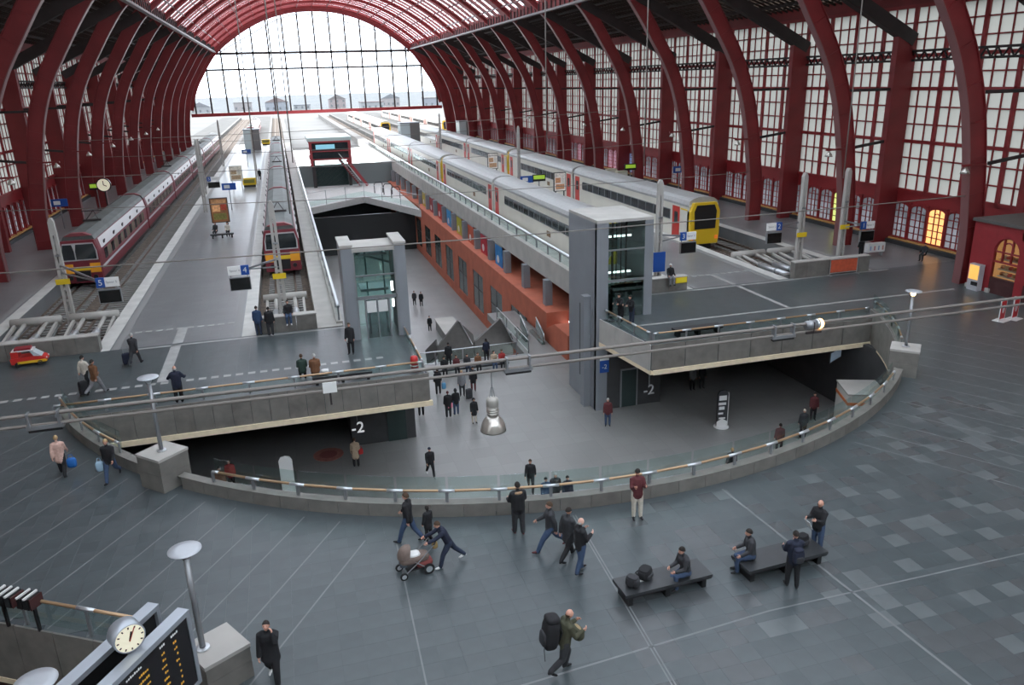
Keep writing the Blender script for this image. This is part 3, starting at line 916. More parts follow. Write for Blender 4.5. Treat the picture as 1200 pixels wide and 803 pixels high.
# ================================================================== DEPARTURE BOARDS AND CLOCK
FR = mat('board_frame_silver', (.42, .45, .49), .35, .5)
ra = math.atan2(DY, DX)                          # local +x runs along the board towards its far end
def board(label, far, zt, L, hgt, screen):
    t = thing('departure_board', label, 'display board', (far[0], far[1], 0), ra, 'departure boards')
    MB().box(-L, 0, -.02, .26, zt - .12, zt).build('top_rail', FR, t)
    MB().box(-L, 0, -.02, .26, zt - hgt, zt - hgt + .1).build('bottom_rail', FR, t)
    MB().box(-.1, 0, -.02, .26, zt - hgt + .1, zt - .12).build('end_rail', FR, t)
    MB().box(-L, -.1, .06, .24, zt - hgt + .1, zt - .12).build('body', BLACK, t)
    if screen:
        MB().box(-L, -.1, .0, .06, zt - hgt + .1, zt - .12).build('screen', mat('board_black', (.012, .010, .012), .25), t)
        led = mat('amber_led', (.6, .33, .04), .5, emit=.2, ecol=(1, .55, .06))
        lw = mat('board_white_text', (.7, .7, .7), .5, emit=.15)
        rr = random.Random(5)
        def glyphs(xr, z, n, m, h=.05):       # a row of unreadably small lit characters
            g_ = MB()
            for q in range(n):
                x = xr - q * .055
                hh = h * rr.choice((.7, 1, 1))
                g_.box(x - .036, x, -.006, .0, z, z + hh)
            g_.build('display_text', m, t)
        for j in range(9):
            glyphs(-.5, zt - .44 - j * .15, rr.choice((1, 2)), led)
            glyphs(-.86, zt - .44 - j * .15, rr.choice((2, 3)), led)
            if j < 3: glyphs(-1.35, zt - .44 - j * .15, rr.randint(5, 9), led)
        glyphs(-.42, zt - .26, 4, lw); glyphs(-.82, zt - .26, 3, lw); glyphs(-1.5, zt - .26, 8, lw)
    MB().box(-.9, -.7, .08, .2, zt - hgt - 1.0, zt - hgt).build('support', FR, t)
    MB().box(-L, -L + .2, .08, .2, zt - hgt - 1.0, zt - hgt).build('support', FR, t)
board('black departure board with amber lettering at the lower left', (-3.05, 15.45), 3.45, 3.4, 1.9, True)
board('silver back of the second departure board behind the clock', (-3.68, 15.78), 3.5, 3.4, 1.8, False)
ck = thing('station_clock', 'round white station clock with silver rim between the departure boards', 'clock', (*G(148, 744, 3.8), 3.8), ra - math.radians(27))
Mx = Matrix.Rotation(math.pi / 2, 4, 'X')
MB().lathe([(.33, -.2), (.36, -.2), (.36, .2), (.33, .2)], 28).xform(Mx).build('case', FR, ck, True)
MB().lathe([(.325, .2), (.325, .206)], 28).xform(Mx).build('dial', mat('clock_dial', (.80, .74, .56), .4, emit=.35), ck)
b = MB()
for k in range(12):
    a = k * math.pi / 6
    b.beam((.25 * math.sin(a), -.21, .25 * math.cos(a)), (.30 * math.sin(a), -.21, .30 * math.cos(a)), .03, .01, (0, 1, 0))
b.build('hour_marks', BLACK, ck)
MB().beam((-.02, -.214, -.05), (.05, -.214, .17), .035, .01, (0, 1, 0)).build('hour_hand', BLACK, ck)
MB().beam((-.02, -.22, -.06), (.13, -.22, .25), .022, .01, (0, 1, 0)).build('minute_hand', mat('clock_hand_red', (.35, .06, .03), .5), ck)
MB().box(-.05, .05, -.05, .05, -.62, -.34).build('bracket', FR, ck)
ck.scale = (.86, .86, .86)
for i, (px, py, nm) in enumerate([(8, 716, 'larger'), (44, 718, 'smaller')]):
    x, y = G(px, py, 1.0)
    k = 4 if i == 0 else 2
    t = thing('floodlight_bank', '%s bank of black floodlights with white brackets on the pit railing' % nm, 'floodlight', (x, y, 1.0 if i == 0 else .9), math.radians(-31), 'floodlight banks')
    for j in range(k):
        o = MB().box(j * .22 - .4, j * .22 - .22, -.2, .2, .3, .62).build('lamp_box', BLACK, t)
        MB().box(j * .22 - .33, j * .22 - .28, -.24, .2, .62, .67).build('bracket', WHITE, t)
    MB().box(k * .22 - .4, k * .22 - .37, -.2, .2, .3, .62).build('side_plate', mat('dark_red_plate', (.06, .02, .02), .5), t)
    MB().box(-.1, -.04, -.04, .04, -.5, .3).build('stem', BLACK, t)

# ================================================================== LIFT TOWERS
tw = thing('lift_tower', 'tall grey panelled lift tower with glass shaft at the right slab', 'lift', (17.2, 42.3, ZL))
H = 11.9
MB().box(0, .25, .02, 4.8, 0, H).build('side_wall', LIFTGREY, tw)
MB().box(0, .75, 0, .3, 0, H).build('front_pillar', LIFTGREY, tw)
MB().box(3.1, 3.65, 0, .35, 6, H).build('front_pillar', LIFTGREY, tw)
MB().box(3.4, 3.65, .35, 4.8, 6, H).build('rear_frame', LIFTGREY, tw)
MB().box(.25, 3.4, 4.6, 4.8, 6, H).build('back_panel', GLS_LIFT, tw)
MB().box(0, 3.65, 0, 4.8, H, H + .18).build('roof', CONC, tw)
MB().box(.75, 3.1, .03, .06, 8.4, H - .1).build('glass_pane', GLS_LIFT, tw)
MB().box(.75, 3.1, .03, .06, 6.05, 8.3).build('glass_pane', GLS_LIFT, tw)
MB().box(.75, 3.1, -.02, .1, 8.28, 8.42).box(.75, 3.1, -.02, .1, 10.2, 10.28).build('glass_bar', GREYSTEEL, tw)
MB().box(1.1, 2.9, 1.2, 3.6, 8.3, 8.5).box(1.1, 2.9, 1.2, 3.6, 10.9, 11.1).build('cabin_frame', GREYSTEEL, tw)
MB().box(1.4, 1.5, 1.0, 1.1, 6, H).box(2.3, 2.4, 1.0, 1.1, 6, H).box(1.8, 1.86, .6, .66, 6, H).build('guide_rail', DARKSTEEL, tw)
for i in range(4): MB().tube([(1.3 + i * .3, .8, 7.4), (1.3 + i * .3, .8, H)], .03, 6).build('cable', DARKSTEEL, tw)
b = MB(); b.beam((.8, 1.5, 11.2), (3, 3.2, 10.3), .3, .12).beam((.8, .8, 9.3), (2.0, 2.5, 9.6), .2, .12); b.build('machinery', GREYSTEEL, tw)
MB().box(1.2, 2.8, 1.3, 1.4, 8.52, 8.6).box(1.2, 2.8, 1.3, 1.4, 10.75, 10.85).build('shaft_light', mat('lift_light', (1, 1, 1), .4, emit=3), tw)  # glowing strips added to brighten the dark shaft behind the glass
MB().box(.75, 3.1, .1, .2, 6.05, 8.2).build('shaft_door', glass('shaft_door_glass', (.35, .42, .41), .15), tw)
MB().box(.75, 4.45, .02, .3, 0, 4.5).box(4.2, 4.45, .3, 4.8, 0, 4.5).build('lower_wall', DARKWALL, tw)
MB().box(1.75, 2.75, -.03, .02, .02, 2.5).build('glass_door', GLS_GREEN, tw)
MB().box(1.65, 1.75, -.05, .02, 0, 2.6).box(2.75, 2.85, -.05, .02, 0, 2.6).box(1.65, 2.85, -.05, .02, 2.5, 2.6).build('door_frame', GREYSTEEL, tw)
MB().box(-.02, .0, 2.55, 2.85, 1.5, 6.4).build('slot', mat('slot_dark', (.10, .105, .11), .6), tw)
MB().box(-.45, .02, .9, 1.5, 0, 7.3).build('buttress', LIFTGREY, tw)
MB().box(.25, .85, -.06, -.01, 2.55, 3.35).build('sign_plate', BLUE, tw)
MB().box(.25, .85, -.06, -.01, 3.35, 3.55).build('sign_head', WHITE, tw)
text_part('sign_text', '-2', .42, WHITE, tw, (.55, -.065, 2.92), (math.pi / 2, 0, 0))

tl = thing('lift_tower', 'glass lift tower with two concrete side walls beside the middle train', 'lift', (2.45, 43.6, 0))
H2 = 5.45
MB().box(0, .62, 0, 2.9, 0, H2).build('side_wall', LIFTGREY, tl)
MB().box(3.0, 3.6, 0, 2.9, 0, H2).build('side_wall', LIFTGREY, tl)
MB().box(-.05, .67, -.05, 2.95, H2, H2 + .12).build('coping', CONC, tl)
MB().box(2.95, 3.65, -.05, 2.95, H2, H2 + .12).build('coping', CONC, tl)
MB().box(.62, 3.0, .1, 2.8, H2 - .35, H2 - .15).build('roof', CONC, tl)
MB().box(.62, 3.0, .08, .12, 2.55, H2 - .35).build('glass_pane', GLS_LIFT, tl)
MB().box(.62, 3.0, 2.7, 2.76, 0, H2 - .35).build('back_glass', GLS_LIFT, tl)
MB().box(.62, 3.0, .02, .16, 2.35, 2.55).box(.62, 3.0, .02, .16, 3.7, 3.78).box(.62, .72, .02, .16, 0, H2 - .35).box(2.9, 3.0, .02, .16, 0, H2 - .35).build('glass_bar', GREYSTEEL, tl)
for x in (1.15, 1.8):
    d_ = MB().box(x + .02, x + .63, .1, .15, .02, 2.3).build('door_leaf', glass('lift_door_glass', (.42, .50, .50), .12), tl)
    MB().box(x + .05, x + .6, .08, .1, 1.55, 2.25).build('notice', WHITE, d_)
MB().box(1.08, 1.17, .02, .16, 0, 2.35).box(1.77, 1.83, .02, .16, 0, 2.35).box(2.43, 2.52, .02, .16, 0, 2.35).build('door_frame', GREYSTEEL, tl)
MB().box(1.0, 2.6, .9, 2.4, 2.6, 2.75).box(1.0, 2.6, .9, 2.4, 4.7, 4.82).build('cabin_frame', GREYSTEEL, tl)
b = MB(); b.beam((.8, 1.2, 4.9), (2.8, 2.2, 4.0), .35, .12).beam((1.4, 1, 0), (1.4, 1, 5), .08, .08).beam((2.4, 1, 0), (2.4, 1, 5), .08, .08); b.build('machinery', mat('machine_teal', (.12, .18, .18), .5), tl)
MB().box(2.65, 2.78, .04, .08, 2.75, 3.3).box(2.65, 2.78, .04, .08, 1.8, 2.25).build('light_strip', mat('lift_light', (1, 1, 1), .4, emit=3), tl)
MB().box(.05, .12, -.03, 0, 1.3, 2.9).build('call_panel', GREYSTEEL, tl)
MB().box(1.15, 1.9, .3, .34, 3.35, 3.65).build('notice_board', WHITE, tl)
for lb, x, z, m_ in (('white hanging minus two level number under the left slab', 2.15, -2.98, mat('sign_white_glow', (.9, .9, .9), .5, emit=.25)), ('grey hanging minus two level number beside the right lift tower', 18.75, -3.15, mat('sign_grey_plain', (.35, .35, .36), .5))):
    t = thing('level_sign', lb, 'sign', (x, 38.0, z), 0, 'hanging level numbers')
    text_part('number', '-2', .85, m_, t, (0, 0, 0), (math.pi / 2, 0, 0), .03)
    MB().box(-.015, .015, -.015, .015, .3, -1.5 - z).build('hanger', GREYSTEEL, t)

# ================================================================== TRAINS
def cross(w, zt, zw, n=6):
    """half-round topped section from left sole to right sole"""
    r = [(-w, -.75), (-w, zw)]
    for i in range(1, n):
        t = math.pi * i / n
        r.append((-w * math.cos(t), zw + (zt - zw) * math.sin(t) ** .8))
    return r + [(w, zw), (w, -.75)]
def car(t, y0, L, style, front=False, back=False):
    W = 1.42
    if style == 'white':
        zt, zw = 3.85, 3.15
        c = MB().extr([(-W, -.45), (-W, 3.15), (W, 3.15), (W, -.45)], 1, y0, y0 + L).build('car', mat('train_cream', (.66, .63, .55), .4, noise=.06, scale=.5), t)
        MB().extr([(-W - .02, 2.95)] + cross(W + .02, zt, zw, 8)[1:-1] + [(W + .02, 2.95)], 1, y0 + .05, y0 + L - .05).build('roof', mat('train_roof_grey', (.40, .40, .395), .45, .2, noise=.1), c)
        MB().box(-W - .02, W + .02, y0 + .1, y0 + L - .1, -.45, -.1).build('sole_bar', mat('train_sole_dark', (.10, .105, .115), .6), c)
        b0 = 3.2 if front else 2.6
        nW = int((L - b0 - 3) / 1.75)
        for sx in (-1, 1):
            band_ = MB().box(*sorted((sx * W, sx * (W + .015))), y0 + b0 + .3, y0 + b0 + nW * 1.75 + .1, 1.42, 2.36).build('window_band', mat('window_band_grey', (.12, .125, .13), .4), c)
            for i in range(nW):
                MB().box(*sorted((sx * W, sx * (W + .03))), y0 + b0 + .42 + i * 1.75, y0 + b0 + .42 + i * 1.75 + 1.5, 1.5, 2.28).build('window', GLS_DARK, c)
            for yy in ((y0 + 1.7 if front else y0 + .55), y0 + L - 1.9):
                d_ = MB().box(*sorted((sx * W, sx * (W + .04))), yy, yy + 1.35, -.1, 2.8).build('door', mat('train_door_red', (.50, .032, .022), .4), c)
                MB().box(*sorted((sx * W, sx * (W + .055))), yy + .3, yy + .95, 1.25, 2.3).build('door_window', GLS_DARK, c)
            MB().box(*sorted((sx * W, sx * (W + .03))), y0 + b0 + 6, y0 + b0 + 7, .5, 1.0).build('logo_plate', mat('plate_brown', (.18, .10, .04), .5), c)
        if front:
            MB().extr([(-1.3, -.3), (-1.42, .5), (-1.42, 2.6), (-1.1, 3.35), (1.1, 3.35), (1.42, 2.6), (1.42, .5), (1.3, -.3)], 1, y0 - .35, y0 + .3).build('cab_face', mat('train_yellow', (.72, .47, .02), .45), c)
            MB().extr([(-1.0, 1.05), (-1.08, 2.6), (-.85, 3.15), (.85, 3.15), (1.08, 2.6), (1.0, 1.05)], 1, y0 - .42, y0 - .3).build('windscreen', mat('cab_black_rubber', (.015, .014, .014), .3), c)
            MB().box(-1.3, -1.0, y0 - .4, y0 - .3, .1, .4).box(1.0, 1.3, y0 - .4, y0 - .3, .1, .4).build('headlight', mat('lamp_orange', (.8, .2, .03), .4, emit=.4), c)
            MB().box(-.6, .6, y0 - .5, y0 + .5, -.72, -.3).build('coupling', BLACK, c)
            MB().box(-W - .03, W + .03, y0 + .3, y0 + 1.5, 2.62, 2.72).build('yellow_line', YELLOW, c)
        else:
            MB().extr([(-1.25, -.4), (-1.3, 2.9), (-.8, 3.5), (.8, 3.5), (1.3, 2.9), (1.25, -.4)], 1, y0 - .35, y0).build('gangway', RUBBER, c)
    else:
        zt, zw = 3.5, 2.9
        c = MB().extr([(-W, -.4), (-W, 2.0), (-1.24, 2.9), (1.24, 2.9), (W, 2.0), (W, -.4)], 1, y0, y0 + L).build('car', mat('train_burgundy', (.185, .022, .034), .45, noise=.1), t)
        MB().extr([(-1.22, 2.85), (-1.05, 3.2), (-.5, 3.45), (.5, 3.45), (1.05, 3.2), (1.22, 2.85)], 1, y0 + .1, y0 + L - .1).build('roof', mat('train_roof_dark', (.115, .125, .12), .6, noise=.25, scale=.6), c)
        MB().extr([(-1.0, 3.25), (-.42, 3.5), (.42, 3.5), (1.0, 3.25)], 1, y0 - .02, y0 + .5).build('roof_end', mat('train_pale_burgundy', (.26, .06, .07), .5), c)
        for sx in (-1, 1):
            b = MB(); V = [(sx * (W + .012), y0 + .9, 2.05), (sx * (W + .012), y0 + L - .3, 2.05), (sx * 1.265, y0 + L - .3, 2.86), (sx * 1.265, y0 + .9, 2.86)]
            V2 = [(x - sx * .03, y, z - .01) for x, y, z in V]
            b.add(V + V2, [(0, 1, 2, 3), (7, 6, 5, 4), (0, 4, 5, 1), (1, 5, 6, 2), (2, 6, 7, 3), (3, 7, 4, 0)])
            b.build('cant_panel', mat('train_white_band', (.80, .78, .78), .4), c)
            for i in range(int(L / 4.2)):
                yy = y0 + 2 + i * 4.2
                b = MB(); b.beam((sx * 1.39, yy, 2.32), (sx * 1.39, yy + .55, 2.32), .06, .4, (sx * .2, 0, .9)); b.build('vent', DARKSTEEL, c)
            n = int((L - 2.2) / 1.5)
            for i in range(n):
                yy = y0 + 1.6 + i * 1.5
                w_ = MB().box(*sorted((sx * W, sx * (W + .03))), yy, yy + 1.12, 1.05, 1.85).build('window', mat('train_window_beige', (.28, .25, .19), .15, spec=.8) if i % 2 else GLS_DARK, c)
            MB().box(*sorted((sx * W, sx * (W + .02))), y0 + .3, y0 + L - .3, .55, .75).build('waist_line', mat('train_line_white', (.6, .58, .58), .4), c)
            MB().box(*sorted((sx * W, sx * (W + .02))), y0 + .1, y0 + L - .1, -.4, -.15).build('sole_bar', BLACK, c)
        if front:
            MB().extr([(-1.40, -.45), (-1.40, 2.0), (-1.2, 2.95), (1.2, 2.95), (1.40, 2.0), (1.40, -.45)], 1, y0 - .3, y0).build('cab_face', mat('train_burgundy', (0, 0, 0)), c)
            MB().extr([(-1.3, 1.35), (-1.3, 2.1), (-1.1, 2.75), (1.1, 2.75), (1.3, 2.1), (1.3, 1.35)], 1, y0 - .34, y0 - .29).build('windscreen_frame', mat('pale_frame', (.5, .48, .48), .5), c)
            for a, b_ in ((-1.2, -.35), (-.25, 1.2)):
                MB().extr([(a, 1.45), (a, 2.1), (a + .1, 2.65), (b_ - .1, 2.65), (b_, 2.1), (b_, 1.45)], 1, y0 - .37, y0 - .33).build('windscreen', GLS_DARK, c)
            MB().box(-1.36, 1.36, y0 - .33, y0 - .29, .55, .85).build('warning_band', YELLOW, c)
            MB().box(-1.36, -.6, y0 - .345, y0 - .29, .35, 1.1).box(.6, 1.36, y0 - .345, y0 - .29, .35, 1.1).build('warning_panel', mat('train_amber', (.85, .36, .02), .5), c)
            MB().box(-.55, .55, y0 - .38, y0 - .3, -.3, .5).build('gangway_door', BLACK, c)
            for sx in (-1, 1): MB().lathe([(.17, 0), (.17, .1)], 12).xform(Matrix.Translation((sx * .9, y0 - .32, 0)) @ Matrix.Rotation(math.pi / 2, 4, 'X')).build('buffer', BLACK, c)
        else:
            MB().box(-.8, .8, y0 - .4, y0, -.3, 2.7).build('gangway', RUBBER, c)
        if front or y0 % 2 < 1:
            b = MB(); b.beam((-.7, y0 + 6, 3.6), (.7, y0 + 6, 3.6), .3, .15).beam((-.5, y0 + 6, 3.6), (0, y0 + 7, 4.3), .05, .05).beam((.5, y0 + 6, 3.6), (0, y0 + 7, 4.3), .05, .05).beam((-.8, y0 + 6.3, 4.35), (.8, y0 + 6.3, 4.35), .08, .05); b.build('pantograph', DARKSTEEL, c)
    # bogies
    for yy in (y0 + 4, y0 + L - 4):
        b = MB().box(-1.15, 1.15, yy - 1.4, yy + 1.4, -.75, -.4)
        for s_ in (-1, 1):
            for q in (-.95, .95): b.tube([(s_ * .68, yy + q, -.41), (s_ * .8, yy + q, -.41)], .415, 12)
        b.build('bogie', DARKSTEEL, c)
def train(name, label, x, cars, style):
    t = thing(name, label, 'train', (x, 0, 0))
    for y0, L, fr in cars: car(t, y0, L, style, fr)
train('passenger_train', 'burgundy train with white upper band along the left wall', -16.35, [(68.2, 24.4, True)] + [(68.2 + 25 * i, 24.4, False) for i in range(1, 6)], 'red')
train('passenger_train', 'burgundy train with yellow warning band in the middle track', -0.95, [(66.2, 24.4, True)] + [(66.2 + 25 * i, 24.4, False) for i in range(1, 5)], 'red')
train('passenger_train', 'cream train with red doors half hidden behind the right lift tower', 23.7, [(56.6, 28.8, True), (86, 28.6, False)], 'white')
train('passenger_train', 'cream train with a yellow cab standing behind the nearest cream train', 23.7, [(116.4, 28.4, True), (145.4, 28.4, False), (174.4, 28.4, False)], 'white')
train('passenger_train', 'cream train with yellow face and red doors by the right platform', 35.25, [(61.8, 29.0, True), (91.4, 28.2, False)], 'white')
train('passenger_train', 'cream train with yellow cab further along the right platform', 35.25, [(121, 28, True), (149.6, 28, False), (178.2, 28, False)], 'white')
train('passenger_train', 'distant cream train waiting outside beyond the glazed gable', 29.5, [(235, 28, True), (263.6, 28, False), (292.2, 28, False), (320.8, 28, False)], 'white')
train('passenger_train', 'distant cream train on the outermost right track outside the hall', 47, [(232, 28, True), (260.6, 28, False), (289.2, 28, False), (318, 28, False), (346, 28, False)], 'white')
train('passenger_train', 'distant burgundy train on the left outside the hall', -8, [(240, 24.4, True), (265, 24.4, False), (290, 24.4, False)], 'red')

# ================================================================== BUFFER STOPS, WALLS, MASTS, SIGNS
def bufwall(label, x0, x1, h=1.0, y=46.75, n=3):
    t = thing('buffer_wall', label, 'wall', (x0, y, 0))
    d = (x1 - x0) / n
    for i in range(n): MB().box(i * d + .01, (i + 1) * d - .01, 0, .55, -.9, h - .06).build('panel', GRAN if i % 2 else GRAN2, t)
    MB().box(-.02, x1 - x0 + .02, -.03, .58, h - .06, h).build('coping', CONC, t)
bufwall('stone end wall of the left tracks beside the red cart', -18.2, EDGE_L + .3, 1.0, n=6)
bufwall('stone end wall of the middle track with people leaning on it', -2.75, .85, .95, y=47.0, n=3)
bufwall('stone end wall of the right tracks with the orange banner', EDGE_R + .4, SIDE_R + .3, 1.2, y=46.6, n=6)
bufwall('short stone end wall beside the right lift tower', 21.4, 25.7, 1.0, y=46.75, n=3)
def buffers(label, xc, y, zb=-1.05):
    t = thing('buffer_stop', label, 'buffer stop', (xc, y, zb), 0, 'hydraulic buffer stops')
    MB().tube([(-1.45, 6.6, 1.25), (1.45, 6.6, 1.25)], .27, 14).build('cross_beam', CONC, t, True)
    for s in (-1, 1):
        MB().tube([(s * .62, .3, .95), (s * .62, 3.9, .95)], .23, 12).build('cylinder', LIGHTSTEEL, t, True)
        MB().tube([(s * .62, 3.9, .95), (s * .62, 6.4, 1.15)], .13, 10).build('piston', CONC, t, True)
        MB().tube([(s * .62, 1.6, .95), (s * .62, 1.75, .95)], .29, 12).build('flange_ring', GREYSTEEL, t, True)
        MB().beam((s * 1.2, .4, .35), (s * 1.2, 6.4, 1.1), .16, .2).build('brace', CONC, t)
        MB().beam((s * 1.2, 3.2, .1), (s * 1.2, 6.5, .9), .12, .16).build('strut', CONCD, t)
    MB().box(-1.35, 1.35, -.2, .3, 0, 1.15).build('anchor_block', CONCD, t)
    MB().box(-1.35, 1.35, 2.6, 2.9, .25, .6).build('cross_tie', GREYSTEEL, t)
buffers('hydraulic buffer stop of the leftmost track in front of the burgundy train', TRACKS[0], 47.75)
buffers('hydraulic buffer stop beside the left platform edge', TRACKS[1], 47.75)
buffers('hydraulic buffer stop behind the people at the middle track', TRACKS[2], 48.0)
buffers('hydraulic buffer stop in front of the yellow-faced train', TRACKS[4], 47.75)
buffers('hydraulic buffer stop of the rightmost track by the orange banner', TRACKS[5], 47.75)
def mast(label, x, y, h, plate=True, w=.3):
    t = thing('catenary_mast', label, 'mast', (x, y, 0), 0, 'concrete catenary masts')
    for s in (-1, 1):
        b = MB(); b.beam((s * w * .62, 0, -1.0), (s * w * .36, 0, h - .8), .17, .3, (0, 1, 0)); b.build('leg', CONC, t)
    b = MB()
    n = int(h / .8)
    for i in range(n): 
        z = -.6 + i * .8; f = 1 - .42 * i / n
        b.box(-w * .55 * f, w * .55 * f, -.08, .08, z, z + .16)
    b.build('web', CONC, t)
    MB().extr([(-w * .62, h - 1.1), (-w * .58, h - .25), (-w * .2, h), (w * .2, h), (w * .58, h - .25), (w * .62, h - 1.1)], 1, -.17, .17).build('head', CONC, t)
    if plate: MB().box(-.42, .42, -.24, -.19, 2.2, 2.55).build('yellow_plate', YELLOW, t)
    MB().box(-w * .5, w * .5, -.26, -.12, h * .62, h * .62 + .12).build('clamp', GREYSTEEL, t)
    return t
mast('tapered concrete mast with yellow plate at the left buffer wall', -14.65, 55.7, 6.5)
mast('tapered concrete mast in front of the middle burgundy train', -1.1, 51.8, 7.2)
mast('tapered concrete mast left of the orange banner on the right tracks', 36.9, 50.2, 6.95)
mast('tapered concrete mast at the rightmost track near the orange banner', 41.8, 51.6, 6.9)
mast('tapered concrete mast behind the right lift tower', 25.3, 50.5, 7.1, False)
mast('slim distant mast on the left platform beside the billboard', -9.6, 100, 8.5, False, .22)
mast('slim distant mast on the left platform near its far end', -11.0, 160, 8.5, False, .22)
mast('slim distant mast on the right platform between the cream trains', 29.0, 98, 8.5, False, .22)
mast('slim distant mast on the right platform near the gable', 29.0, 150, 8.5, False, .22)
mast('slim distant mast behind the mid platform bench', -4.2, 128, 8.5, False, .2)

def sign(label, px, py, Y, num, left, w=1.25, arm=None, track='Spoor'):
    d = ROT @ np.array([px - 600.0, py - 401.5, F_PX]); tt = Y / d[1]
    x, y, z = d[0] * tt, Y, CAM_H + d[2] * tt
    t = thing('platform_sign', label, 'sign', (x, y, z), 0, 'platform number signs')
    MB().box(-w / 2, w / 2, -.06, .06, 0, .55).build('white_panel', mat('sign_white', (.78, .78, .76), .4, emit=.05), t)
    sx = -w / 2 if left else w / 2 - .48
    MB().box(sx, sx + .48, -.075, .07, -.02, .57).build('number_panel', BLUE, t)
    text_part('number', num, .5, WHITE, t, (sx + .24, -.08, .27), (math.pi / 2, 0, 0))
    text_part('lettering', '%s %s' % (track, num), .19, mat('sign_grey_text', (.25, .25, .27), .5), t, (.22 if left else -.22, -.065, .28), (math.pi / 2, 0, 0))
    b = MB(); b.box(-w / 2 + .02, w / 2 + .02, -.1, .1, -.98, -.14); b.build('screen_case', GREYSTEEL, t)
    MB().box(-w / 2 + .06, w / 2 - .02, -.12, -.09, -.94, -.2).build('screen', mat('sign_black_screen', (.008, .008, .008), .25), t)
    MB().box(-w / 2 + .1, -w / 2 + .16, -.03, .03, -.2, .02).box(w / 2 - .16, w / 2 - .1, -.03, .03, -.2, .02).build('hanger', GREYSTEEL, t)
    if arm:
        b = MB(); b.beam((sx + .24, .05, .3), (arm[0] - x, arm[1] - y, .42), .08, .12).beam((sx + .24, .05, .3), (arm[0] - x, arm[1] - y, -.1), .06, .08); b.build('bracket_arm', GREYSTEEL, t)
sign('platform sign with blue number five left of the left platform', 127, 336, 50, '5', True, arm=(-14.65, 55.7))
sign('platform sign with blue number four over the left platform', 280, 322, 50, '4', False, arm=(-1.1, 51.8))
sign('platform sign with blue number three beside the right lift tower', 806, 281, 50, '3', True, arm=(25.3, 50.5))
sign('platform sign with blue number two in front of the right buffer stops', 907, 270, 50, '2', False, arm=(36.9, 50.2))
sign('platform sign with blue number one by the rightmost mast', 1016, 268, 50, '1', True, arm=(41.8, 51.6))
sign('distant platform sign on the left platform beyond the billboard', 250, 212, 118, '5', True, w=1.6, arm=(-11.0, 118))
mast('slim distant mast holding the distant platform sign', -11.0, 118, 7.5, False, .2)

# ================================================================== PEOPLE
def rgb(*c): return tuple(c)
CL = {'black': (.012, .012, .014), 'charcoal': (.035, .036, .04), 'navy': (.012, .016, .035), 'jeans': (.045, .075, .14), 'darkjeans': (.022, .032, .058),
      'grey': (.20, .20, .21), 'pink': (.62, .40, .33), 'beige': (.45, .34, .24), 'brown': (.17, .075, .035), 'maroon': (.10, .022, .025), 'red': (.35, .03, .03),
      'white': (.75, .75, .73), 'cream': (.55, .50, .42), 'hairdark': (.018, .013, .010), 'hairbrown': (.07, .04, .022), 'hairblond': (.45, .30, .15), 'hairgrey': (.40, .39, .37),
      'olive': (.06, .06, .035), 'blue': (.02, .10, .32), 'bluejacket': (.03, .06, .13), 'darkgreen': (.02, .04, .03)}
def cloth(c): return mat('cloth_' + c, CL[c], .85, noise=.15, scale=12)
EYE = mat('eye_dark', (.02, .015, .012), .3)
LIP = mat('lip', (.40, .14, .12), .5)
def head_mesh(b, M, skin_i, dark_i, lip_i):
    s0 = len(b.v)
    b.m = skin_i
    nu, nv = 14, 10; V = []; 
    for j in range(nv + 1):
        ph = -math.pi / 2 + math.pi * j / nv
        for i in range(nu):
            th = 2 * math.pi * i / nu
            x = .076 * math.cos(ph) * math.cos(th); y = .098 * math.cos(ph) * math.sin(th); z = .122 * math.sin(ph)
            if z < -.02: x *= 1 + z * 2.2; y = y * (1 + z * 1.2) + .012
            V.append((x, y, z))
    Fc = [(j * nu + i, j * nu + (i + 1) % nu, (j + 1) * nu + (i + 1) % nu, (j + 1) * nu + i) for j in range(nv) for i in range(nu)]
    b.add(V, Fc)
    b.ball((0, .103, -.012), (.012, .018, .024), 1, 6, 4)            # nose
    for s in (-1, 1): b.ball((s * .078, -.005, -.005), (.010, .022, .032), 1, 6, 4)   # ears
    b.m = dark_i
    for s in (-1, 1): b.ball((s * .032, .086, .012), (.013, .008, .007), 1, 6, 4)     # eyes
    b.m = lip_i
    b.ball((0, .094, -.058), (.024, .008, .007), 1, 6, 4)
    b.xform(M, s0)
def hand_mesh(b, M, skin_i, curl=.5):
    """palm with four unequal fingers and a thumb leaving the side of the palm; local -z points to the fingertips"""
    s0 = len(b.v); b.m = skin_i
    b.ball((0, 0, -.045), (.020, .042, .052), .8, 8, 6)
    for k, (y, L) in enumerate(((-.030, .062), (-.010, .074), (.010, .070), (.029, .054))):
        c1 = curl * .9; c2 = curl * 1.7
        p0 = Vector((0, y, -.085)); p1 = p0 + Vector((math.sin(c1) * L * .55, 0, -math.cos(c1) * L * .55)); p2 = p1 + Vector((math.sin(c2) * L * .5, 0, -math.cos(c2) * L * .5))
        b.tube([p0, p1, p2], [.0095, .0088, .0065], 5)
    b.tube([(0.004, .036, -.03), (.018, .062, -.062), (.024, .064, -.092)], [.012, .0105, .007], 5)
    b.xform(M, s0)
SEATED = []
